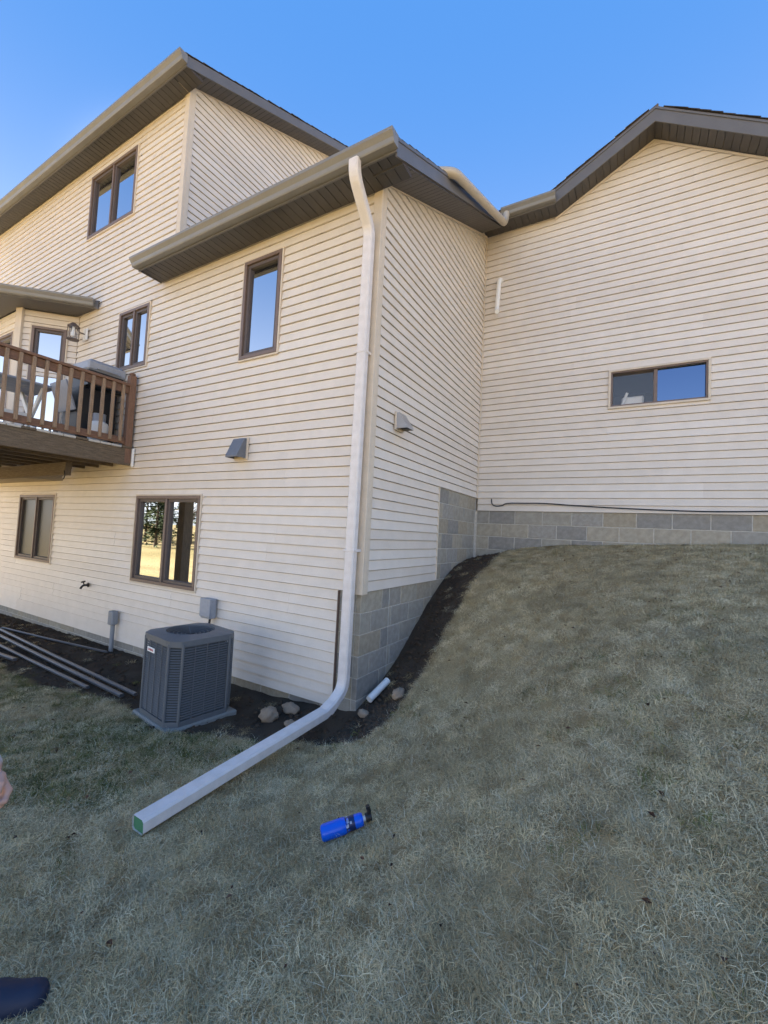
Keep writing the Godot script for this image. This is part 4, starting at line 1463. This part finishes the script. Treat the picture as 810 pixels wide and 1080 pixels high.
func build_ground_things() -> void:
	var g := G.new()
	# lengths of grey pipe and strip on the soil
	var lay := [
		[Vector2(-6.6, 0.50), Vector2(-2.19, 0.78), 0.030, 0.055, "long grey metal pipe, closest to the wall of the bundle lying toward the condenser"],
		[Vector2(-6.3, 0.62), Vector2(-2.30, 0.86), 0.034, 0.035, "long grey metal pipe in the middle of the bundle on the soil"],
		[Vector2(-6.0, 0.80), Vector2(-2.83, 0.93), 0.030, 0.035, "grey metal pipe at the lawn side of the bundle, ending short of the others"],
		[Vector2(-6.6, 0.42), Vector2(-3.95, 0.17), 0.026, 0.03, "thin grey pipe lying alone at an angle toward the foundation"],
		[Vector2(-6.4, 1.05), Vector2(-4.50, 0.98), 0.036, 0.04, "short grey pipe piece lying beside the bundle at the lawn edge"]]
	for e in lay:
		var a: Vector2 = e[0]
		var b: Vector2 = e[1]
		var p := Vector3(a.x, land(a.x, a.y) + e[3] * 0.7, a.y)
		var q := Vector3(b.x, land(b.x, b.y) + e[3] * 0.7, b.y)
		g = G.new()
		var side := (q - p).cross(Vector3.UP).normalized()
		g.duct([p, p.lerp(q, 0.5) + Vector3(0, -0.006, 0), q], side, e[2] * 1.35, e[2] * 1.0, 0.008)
		solo("metal_pipe", g.mesh(), M.pipe_grey, e[4], "pipe", Transform3D.IDENTITY, "pipes lying on the soil")
	# stones
	var st := [
		[Vector3(-0.70, 0.0, 0.40), Vector3(0.085, 0.07, 0.08), "rounded tan stone beside the downspout extension", 3],
		[Vector3(-0.62, 0.0, 0.19), Vector3(0.10, 0.05, 0.06), "flat grey stone close to the wall under the downspout", 4],
		[Vector3(0.15, 0.0, 0.10), Vector3(0.055, 0.035, 0.04), "small tan stone at the foot of the block corner", 5],
		[Vector3(0.40, 0.0, -0.08), Vector3(0.05, 0.05, 0.085), "ragged pale stone at the edge of the grass beside the trench", 6],
		[Vector3(-0.42, 0.0, 0.42), Vector3(0.05, 0.03, 0.05), "small stone half hidden under the downspout extension", 7]]
	for e in st:
		var p: Vector3 = e[0]
		p.y = land(p.x, p.z) + e[1].y * 0.45
		solo("stone", lump(e[3], 18, 0.4), M.rock, e[2], "stone", Transform3D(Basis(Vector3.UP, e[3] * 1.1).scaled(e[1]), p), "stones at the house corner")
	# cut-off of white downspout
	g = G.new()
	var dr := (Vector3(0.115, land(0.115, -0.38), -0.38) - Vector3(0.075, land(0.075, -0.11), -0.11))
	var a0 := Vector3(0.075, land(0.075, -0.11) + 0.04, -0.11)
	g.tube([a0, a0 + dr * 0.5, a0 + dr], 0.034, 14, true)
	solo("pipe_offcut", g.mesh(), M.white_plastic, "short white pipe offcut lying in the soil beside the block wall", "pipe")
	# spray bottle
	var p0 := Vector3(0.835, 0, 1.565)
	var p1 := Vector3(1.035, 0, 1.385)
	p0.y = land(p0.x, p0.z) + 0.045
	p1.y = land(p1.x, p1.z) + 0.05
	var ax := (p1 - p0).normalized()
	var sd := ax.cross(Vector3.UP).normalized()
	var bt := thing("spray_bottle", "bright blue spray bottle with a black nozzle lying on the grass", "bottle", p0)
	bt.transform = Transform3D(Basis(sd, ax, sd.cross(ax)), p0)
	var blue := plain(rgb(8, 92, 214), 0.3)
	g = G.new()
	var prof := []
	for q in [[0, 0], [0.03, 0], [0.038, 0.006], [0.04, 0.02], [0.04, 0.115], [0.037, 0.13]]:
		prof.append(Vector2(q[0], q[1]))
	g.lathe(prof, Transform3D.IDENTITY, 28)
	part(bt, "body", g.mesh(), blue)
	g = G.new()
	g.lathe([Vector2(0.0372, 0.13), Vector2(0.035, 0.142), Vector2(0.0345, 0.168), Vector2(0.0335, 0.178)], Transform3D.IDENTITY, 28)
	part(bt, "label_band", g.mesh(), bottle_label())
	g = G.new()
	g.lathe([Vector2(0.0333, 0.178), Vector2(0.033, 0.212), Vector2(0.028, 0.222), Vector2(0.0, 0.224)], Transform3D.IDENTITY, 28)
	part(bt, "shoulder", g.mesh(), blue)
	g = G.new()
	g.lathe([Vector2(0, 0.222), Vector2(0.013, 0.222), Vector2(0.013, 0.242), Vector2(0, 0.242)], Transform3D.IDENTITY, 14)
	part(bt, "neck", g.mesh(), M.white_plastic)
	g = G.new()
	g.lathe([Vector2(0, 0.236), Vector2(0.021, 0.236), Vector2(0.023, 0.246), Vector2(0.021, 0.268), Vector2(0, 0.272)], Transform3D.IDENTITY, 16)
	g.duct([Vector3(0, 0.25, -0.01), Vector3(0.004, 0.262, 0.036), Vector3(0.006, 0.258, 0.062)], Vector3.RIGHT, 0.022, 0.02, 0.005)
	part(bt, "nozzle", g.mesh(), M.black)

func bottle_label() -> StandardMaterial3D:
	var im := Image.create(64, 64, false, Image.FORMAT_RGB8)
	im.fill(rgb(22, 40, 84))
	var r := RandomNumberGenerator.new()
	r.seed = 4
	for i in 15:
		im.fill_rect(Rect2i(r.randi_range(0, 54), r.randi_range(0, 56), r.randi_range(4, 12), r.randi_range(3, 9)), rgb(206, 212, 226) if i % 3 else rgb(16, 84, 196))
	var m := plain(Color(1, 1, 1), 0.35)
	m.albedo_texture = ImageTexture.create_from_image(im)
	m.uv1_triplanar = true
	m.uv1_scale = Vector3(12, 12, 12)
	return m

# ---------------------------------------------------------------- trees of the far field
func build_trees() -> void:
	var spots := [[-34, 19, 7.5, 0], [-42, 20, 9.0, 0], [-47, 28, 8.5, 0], [-39, 26, 7.0, 1], [-55, 26, 10.0, 0], [-33, 24, 6.0, 1], [-60, 36, 10.5, 0], [-50, 38, 9.0, 1], [-44, 34, 8.0, 0], [-46, 29.5, 9.5, 0], [-41, 29, 8.5, 0], [-52, 31, 10.5, 0], [-44, 24.0, 8.5, 0], [-49, 24, 9.5, 0]]
	var label := ["dark evergreen tree at the far edge of the sunlit field", "bare-branched brown tree at the far edge of the sunlit field"]
	for i in spots.size():
		var s: Array = spots[i]
		var r := RandomNumberGenerator.new()
		r.seed = 900 + i
		var hh: float = s[2]
		var t := thing("evergreen_tree" if s[3] == 0 else "bare_tree", label[s[3]], "tree", Vector3(s[0], land(s[0], s[1]) - 0.1, s[1]), 0.0, "trees beyond the field")
		var g := G.new()
		g.tube([Vector3.ZERO, Vector3(0.05, hh * 0.5, 0), Vector3(0, hh * 0.95, 0.03)], 0.16, 8, true, 0.03)
		if s[3] == 1:
			for k in 40:
				var y := hh * r.randf_range(0.25, 0.9)
				var a := r.randf() * TAU
				var l := (hh - y) * 0.55 + 0.3
				var b := Vector3(0.03, y, 0)
				var m := b + Vector3(cos(a), 0.7, sin(a)) * l * 0.5
				g.tube([b, m, m + Vector3(cos(a + 0.4), 0.9, sin(a + 0.4)) * l * 0.5], 0.03, 4, false, 0.006)
				for q in 5:
					var e := b.lerp(m, r.randf_range(0.4, 1.0))
					g.tube([e, e + Vector3(r.randf_range(-1, 1), r.randf_range(0.2, 1), r.randf_range(-1, 1)) * l * 0.4], 0.012, 3, false, 0.004)
		part(t, "trunk", g.mesh(), M.bark)
		g = G.new()
		g.use_c = true
		var cnt := 1500 if s[3] == 0 else 160
		for k in cnt:
			var y := hh * (0.08 + 0.92 * r.randf()) if s[3] == 0 else hh * r.randf_range(0.4, 0.95)
			var a := r.randf() * TAU
			var rad := (hh - y) * 0.30 * (0.55 + 0.45 * sin(y * 7.0 / hh * 3.0)) * sqrt(r.randf()) + 0.1
			if s[3] == 1:
				rad = hh * 0.2 * sqrt(r.randf())
			var p := Vector3(cos(a) * rad, y - rad * 0.15, sin(a) * rad)
			var d := Vector3(cos(a), r.randf_range(-0.5, 0.2), sin(a)).normalized() * r.randf_range(0.2, 0.5)
			var w := d.cross(Vector3(r.randf_range(-1, 1), 1, r.randf_range(-1, 1))).normalized() * r.randf_range(0.06, 0.16)
			g.col = Color(0.03, 0.05, 0.022).lerp(Color(0.06, 0.075, 0.03), r.randf()) if s[3] == 0 else Color(0.11, 0.08, 0.05)
			g.tri(p - w, p + d, p + w)
		part(t, "crown", g.mesh(), M.needle)

# ---------------------------------------------------------------- person
# smooth union of tapered capsules, meshed as surface nets; bone = [a, b, ra, rb, colour]
func skin_mesh(g: G, bones: Array, cell: float, k: float) -> void:
	var lo := Vector3(1e9, 1e9, 1e9)
	var hi := -lo
	for b in bones:
		var m: float = maxf(b[2], b[3]) + cell * 2.0
		for e in 2:
			lo = lo.min(b[e] - Vector3(m, m, m))
			hi = hi.max(b[e] + Vector3(m, m, m))
	var nx := int((hi.x - lo.x) / cell) + 2
	var ny := int((hi.y - lo.y) / cell) + 2
	var nz := int((hi.z - lo.z) / cell) + 2
	var f := PackedFloat32Array()
	f.resize(nx * ny * nz)
	f.fill(1.0)
	var who := PackedInt32Array()
	who.resize(nx * ny * nz)
	var best := PackedFloat32Array()
	best.resize(nx * ny * nz)
	best.fill(1e3)
	for bi in bones.size():
		var b: Array = bones[bi]
		var a: Vector3 = b[0]
		var d: Vector3 = b[1] - b[0]
		var dd := maxf(d.length_squared(), 1e-9)
		var m: float = maxf(b[2], b[3]) + k + cell * 2.0
		var p0: Vector3 = ((b[0].min(b[1]) - Vector3(m, m, m) - lo) / cell).floor()
		var p1: Vector3 = ((b[0].max(b[1]) + Vector3(m, m, m) - lo) / cell).ceil()
		for z in range(maxi(0, int(p0.z)), mini(nz, int(p1.z) + 1)):
			for y in range(maxi(0, int(p0.y)), mini(ny, int(p1.y) + 1)):
				for x in range(maxi(0, int(p0.x)), mini(nx, int(p1.x) + 1)):
					var q := lo + Vector3(x, y, z) * cell - a
					var t := clampf(q.dot(d) / dd, 0.0, 1.0)
					var s := (q - d * t).length() - lerpf(b[2], b[3], t)
					var i := (z * ny + y) * nx + x
					var o := f[i]
					var hh := clampf(0.5 + 0.5 * (o - s) / k, 0.0, 1.0)
					f[i] = lerpf(o, s, hh) - k * hh * (1.0 - hh)
					if s < best[i]:
						best[i] = s
						who[i] = bi
	var vid := {}
	var vp := PackedVector3Array()
	var vc := []
	for z in nz - 1:
		for y in ny - 1:
			for x in nx - 1:
				var i := (z * ny + y) * nx + x
				var sum := Vector3.ZERO
				var n := 0
				var inside := 0
				for c in 8:
					if f[i + (c & 1) + ((c >> 1) & 1) * nx + ((c >> 2) & 1) * nx * ny] < 0.0:
						inside += 1
				if inside == 0 or inside == 8:
					continue
				for e in [[0, 1], [2, 3], [4, 5], [6, 7], [0, 2], [1, 3], [4, 6], [5, 7], [0, 4], [1, 5], [2, 6], [3, 7]]:
					var c0: int = e[0]
					var c1: int = e[1]
					var f0 := f[i + (c0 & 1) + ((c0 >> 1) & 1) * nx + ((c0 >> 2) & 1) * nx * ny]
					var f1 := f[i + (c1 & 1) + ((c1 >> 1) & 1) * nx + ((c1 >> 2) & 1) * nx * ny]
					if (f0 < 0.0) != (f1 < 0.0):
						var t := f0 / (f0 - f1)
						var v0 := Vector3(c0 & 1, (c0 >> 1) & 1, (c0 >> 2) & 1)
						var v1 := Vector3(c1 & 1, (c1 >> 1) & 1, (c1 >> 2) & 1)
						sum += v0.lerp(v1, t)
						n += 1
				vid[i] = vp.size()
				vp.append(lo + (Vector3(x, y, z) + sum / n) * cell)
				vc.append(bones[who[i]][4])
	var nr := PackedVector3Array()
	nr.resize(vp.size())
	var faces := []
	for i in vid:
		var x: int = i % nx
		var y: int = (i / nx) % ny
		var z: int = i / (nx * ny)
		for ax in 3:
			var st: int = [1, nx, nx * ny][ax]
			var s1: int = [nx, nx * ny, 1][ax]
			var s2: int = [nx * ny, 1, nx][ax]
			if [y, z, x][ax] == 0 or [z, x, y][ax] == 0:
				continue
			var f0 := f[i]
			var f1 := f[i + st]
			if (f0 < 0.0) == (f1 < 0.0):
				continue
			if not (vid.has(i - s1) and vid.has(i - s2) and vid.has(i - s1 - s2)):
				continue
			var q := [vid[i], vid[i - s1], vid[i - s1 - s2], vid[i - s2]]
			if f0 > 0.0:
				q.reverse()
			faces.append(q)
			var nn := (vp[q[2]] - vp[q[0]]).cross(vp[q[1]] - vp[q[3]])
			for e in q:
				nr[e] += nn
	# keep the normals pointing out of the field
	for fc in faces:
		var q: Array = fc
		var mid := (vp[q[0]] + vp[q[2]]) * 0.5
		for tr in [[0, 1, 2], [0, 2, 3]]:
			var ids := [q[tr[0]], q[tr[1]], q[tr[2]]]
			for e in ids:
				g.v.append(vp[e])
				g.n.append(nr[e].normalized())
				g.c.append(vc[e])

func build_person() -> void:
	var o := thing("person", "person in pale grey sweatshirt and dark trousers, one hand hanging over the lawn", "person", Vector3(0.05, 0.0, 3.02))
	var skin := Color(0.50, 0.30, 0.23)
	var top := Color(0.42, 0.42, 0.44)
	var legs := Color(0.03, 0.03, 0.045)
	var shoe := Color(0.012, 0.02, 0.05)
	var f := Vector3(0.73, 0, -0.68).normalized()
	var l := Vector3(-0.68, 0, -0.73).normalized()
	var y0 := land(0.2, 2.9)
	var at := func(fw: float, lf: float, y: float) -> Vector3: return f * fw + l * lf + Vector3(0, y + y0, 0)
	var w := Vector3(0.05, 0, 3.02)
	var wrist := Vector3(0.262, 0.765, 2.75) - w
	var elbow := Vector3(0.02, 1.06, 2.83) - w
	var sh: Vector3 = at.call(0.0, 0.17, 1.40)
	var rsh: Vector3 = at.call(0.0, -0.17, 1.40)
	var b := []
	b.append([at.call(-0.01, 0, 0.98), at.call(0.0, 0, 1.12), 0.135, 0.13, top])
	b.append([at.call(0.0, 0, 1.12), at.call(0.0, 0, 1.34), 0.135, 0.14, top])
	b.append([at.call(0, 0.10, 1.36), at.call(0, -0.10, 1.36), 0.10, 0.10, top])
	b.append([at.call(0, 0.06, 0.95), at.call(0, -0.06, 0.95), 0.125, 0.125, legs])
	b.append([at.call(0.0, 0, 1.42), at.call(0.015, 0, 1.53), 0.06, 0.052, skin])
	b.append([sh, elbow, 0.062, 0.05, top])
	b.append([elbow, wrist.lerp(elbow, 0.12), 0.05, 0.038, top])
	b.append([wrist.lerp(elbow, 0.08), wrist, 0.030, 0.027, skin])
	b.append([rsh, at.call(-0.02, -0.24, 1.12), 0.062, 0.05, top])
	b.append([at.call(-0.02, -0.24, 1.12), at.call(0.08, -0.26, 0.90), 0.05, 0.04, top])
	for s in [1.0, -1.0]:
		var fx := 0.31 if s > 0 else -0.12
		var sx := 0.10 if s > 0 else 0.0
		b.append([at.call(0, 0.085 * s, 0.93), at.call(0.06 + fx * 0.4, 0.095 * s, 0.50), 0.088, 0.062, legs])
		b.append([at.call(0.06 + fx * 0.4, 0.095 * s, 0.50), at.call(fx - 0.02, 0.10 * s - sx, 0.10), 0.06, 0.045, legs])
		b.append([at.call(fx - 0.03, 0.10 * s - sx, 0.05), at.call(fx + 0.12, 0.105 * s - sx, 0.055), 0.048, 0.052, shoe])
		b.append([at.call(fx + 0.10, 0.105 * s - sx, 0.045), at.call(fx + 0.23, 0.115 * s - sx, 0.04), 0.056, 0.05, shoe])
	var g := G.new()
	g.use_c = true
	skin_mesh(g, b, 0.017, 0.03)
	# head
	var hc: Vector3 = at.call(0.03, 0, 1.64)
	var hd := [[hc + Vector3(0, 0.035, 0) - f * 0.015, hc + Vector3(0, 0.03, 0) + f * 0.02, 0.083, 0.078, skin]]
	hd.append([hc + Vector3(0, -0.02, 0) + f * 0.02, hc + Vector3(0, -0.07, 0) + f * 0.05, 0.068, 0.042, skin])
	hd.append([hc + f * 0.09, hc + Vector3(0, -0.025, 0) + f * 0.112, 0.010, 0.014, skin])
	hd.append([hc + Vector3(0, -0.057, 0) + f * 0.088 + l * 0.02, hc + Vector3(0, -0.057, 0) + f * 0.088 - l * 0.02, 0.008, 0.008, Color(0.42, 0.2, 0.17)])
	for s in [1.0, -1.0]:
		hd.append([hc + l * 0.082 * s + Vector3(0, 0.015, 0), hc + l * 0.08 * s - Vector3(0, 0.02, 0), 0.014, 0.01, skin])
		hd.append([hc + l * 0.03 * s + f * 0.083 + Vector3(0, 0.012, 0), hc + l * 0.032 * s + f * 0.083 + Vector3(0, 0.012, 0), 0.011, 0.011, Color(0.06, 0.05, 0.05)])
	hd.append([at.call(0.0, 0, 1.45), hc - Vector3(0, 0.05, 0), 0.055, 0.055, skin])
	skin_mesh(g, hd, 0.008, 0.014)
	# hands: palm and five curled fingers
	for hnd in 2:
		var wr: Vector3 = wrist if hnd == 0 else at.call(0.08, -0.26, 0.90)
		var el: Vector3 = elbow if hnd == 0 else at.call(-0.02, -0.24, 1.12)
		var d := (wr - el).normalized()
		var sgn := 1.0 if hnd == 0 else -1.0
		var th := (Vector3.UP - d * Vector3.UP.dot(d)).normalized()     # thumb side up and forward
		var inn := d.cross(th).normalized() * sgn
		var hb := []
		hb.append([wr - d * 0.02, wr + d * 0.02, 0.026, 0.026, skin])
		for i in 4:
			var off := th * (0.030 - 0.020 * i)
			var base := wr + d * 0.078 + off
			hb.append([wr + d * 0.02 + off * 0.7, base, 0.016, 0.0125, skin])
			var ln: float = [0.9, 1.0, 0.95, 0.78][i]
			var d1 := (d * 0.75 + inn * 0.66).normalized()
			var d2 := (d * -0.15 + inn * 1.0).normalized()
			var d3 := (d * -0.85 + inn * 0.55).normalized()
			var k1 := base + d1 * 0.038 * ln
			var k2 := k1 + d2 * 0.026 * ln
			hb.append([base, k1, 0.0105, 0.0095, skin])
			hb.append([k1, k2, 0.0095, 0.0088, skin])
			hb.append([k2, k2 + d3 * 0.02 * ln, 0.0088, 0.0078, skin])
		var tb := wr + d * 0.022 + th * 0.03
		var t1 := tb + (d * 0.7 + th * 0.35 + inn * 0.5).normalized() * 0.036
		hb.append([wr + d * 0.005 + th * 0.012, tb, 0.017, 0.014, skin])
		hb.append([tb, t1, 0.0125, 0.0108, skin])
		hb.append([t1, t1 + (d * 0.75 + inn * 0.6 - th * 0.1).normalized() * 0.028, 0.0105, 0.0088, skin])
		skin_mesh(g, hb, 0.004, 0.006)
	part(o, "body", g.mesh(), M.skin)
	var g2 := G.new()
	g2.use_c = true
	var hair := Color(0.06, 0.04, 0.03)
	skin_mesh(g2, [[hc + Vector3(0, 0.05, 0) - f * 0.03, hc + Vector3(0, 0.062, 0) + f * 0.015, 0.083, 0.078, hair], [hc + Vector3(0, 0.0, 0) - f * 0.045, hc + Vector3(0, -0.03, 0) - f * 0.04, 0.06, 0.05, hair]], 0.008, 0.02)
	part(o, "hair", g2.mesh(), M.skin)

# ---------------------------------------------------------------- scene
func _ready() -> void:
	var cam := Camera3D.new()
	cam.name = "camera"
	cam.fov = 100.24
	cam.near = 0.05
	cam.far = 2000.0
	cam.position = Vector3(2.2, 1.684, 3.422)
	cam.rotation_order = EULER_ORDER_YXZ
	cam.rotation = Vector3(deg_to_rad(2.8965), deg_to_rad(30.303), deg_to_rad(2.833))
	add_child(cam)
	cam.current = true
	var sky_mat := ProceduralSkyMaterial.new()
	sky_mat.sky_top_color = Color(0.029, 0.122, 0.35).linear_to_srgb()
	sky_mat.sky_horizon_color = Color(1.38, 1.43, 1.48).linear_to_srgb()
	sky_mat.sky_curve = 0.16
	sky_mat.sky_energy_multiplier = 0.47
	sky_mat.ground_bottom_color = rgb(120, 110, 90)
	sky_mat.ground_horizon_color = rgb(150, 150, 140)
	sky_mat.ground_energy_multiplier = 0.4
	sky_mat.sun_angle_max = 40.0
	sky_mat.sun_curve = 0.048
	var sky := Sky.new()
	sky.sky_material = sky_mat
	var env := Environment.new()
	env.background_mode = Environment.BG_SKY
	env.sky = sky
	env.tonemap_mode = Environment.TONE_MAPPER_LINEAR
	env.tonemap_exposure = 12.9
	env.sdfgi_enabled = true
	env.ssao_enabled = true
	env.ssil_enabled = true
	var we := WorldEnvironment.new()
	we.name = "world_environment"
	we.environment = env
	add_child(we)
	var sun := DirectionalLight3D.new()
	sun.name = "sun"
	sun.light_color = Color(1.0, 0.95, 0.87)
	sun.light_energy = 1.15
	sun.light_angular_distance = 0.5
	sun.shadow_enabled = true
	sun.transform = Transform3D(Basis.looking_at(-SUN_FROM.normalized(), Vector3.UP), Vector3.ZERO)
	add_child(sun)

	bump_noise.seed = 7
	bump_noise.frequency = 0.35
	bump_noise.fractal_octaves = 3
	patch_noise.seed = 19
	patch_noise.frequency = 0.22
	patch_noise.fractal_octaves = 4
	rng.seed = 1
	make_materials()
	build_ground()
	build_house()
	print("house done ", Time.get_ticks_msec())
	build_deck()
	build_downspouts()
	build_deck_things()
	build_condenser()
	build_wall_things()
	build_ground_things()
	build_trees()
	build_person()
	print("things done ", Time.get_ticks_msec())
	build_grass()
	build_clods()
	print("grass done ", Time.get_ticks_msec())
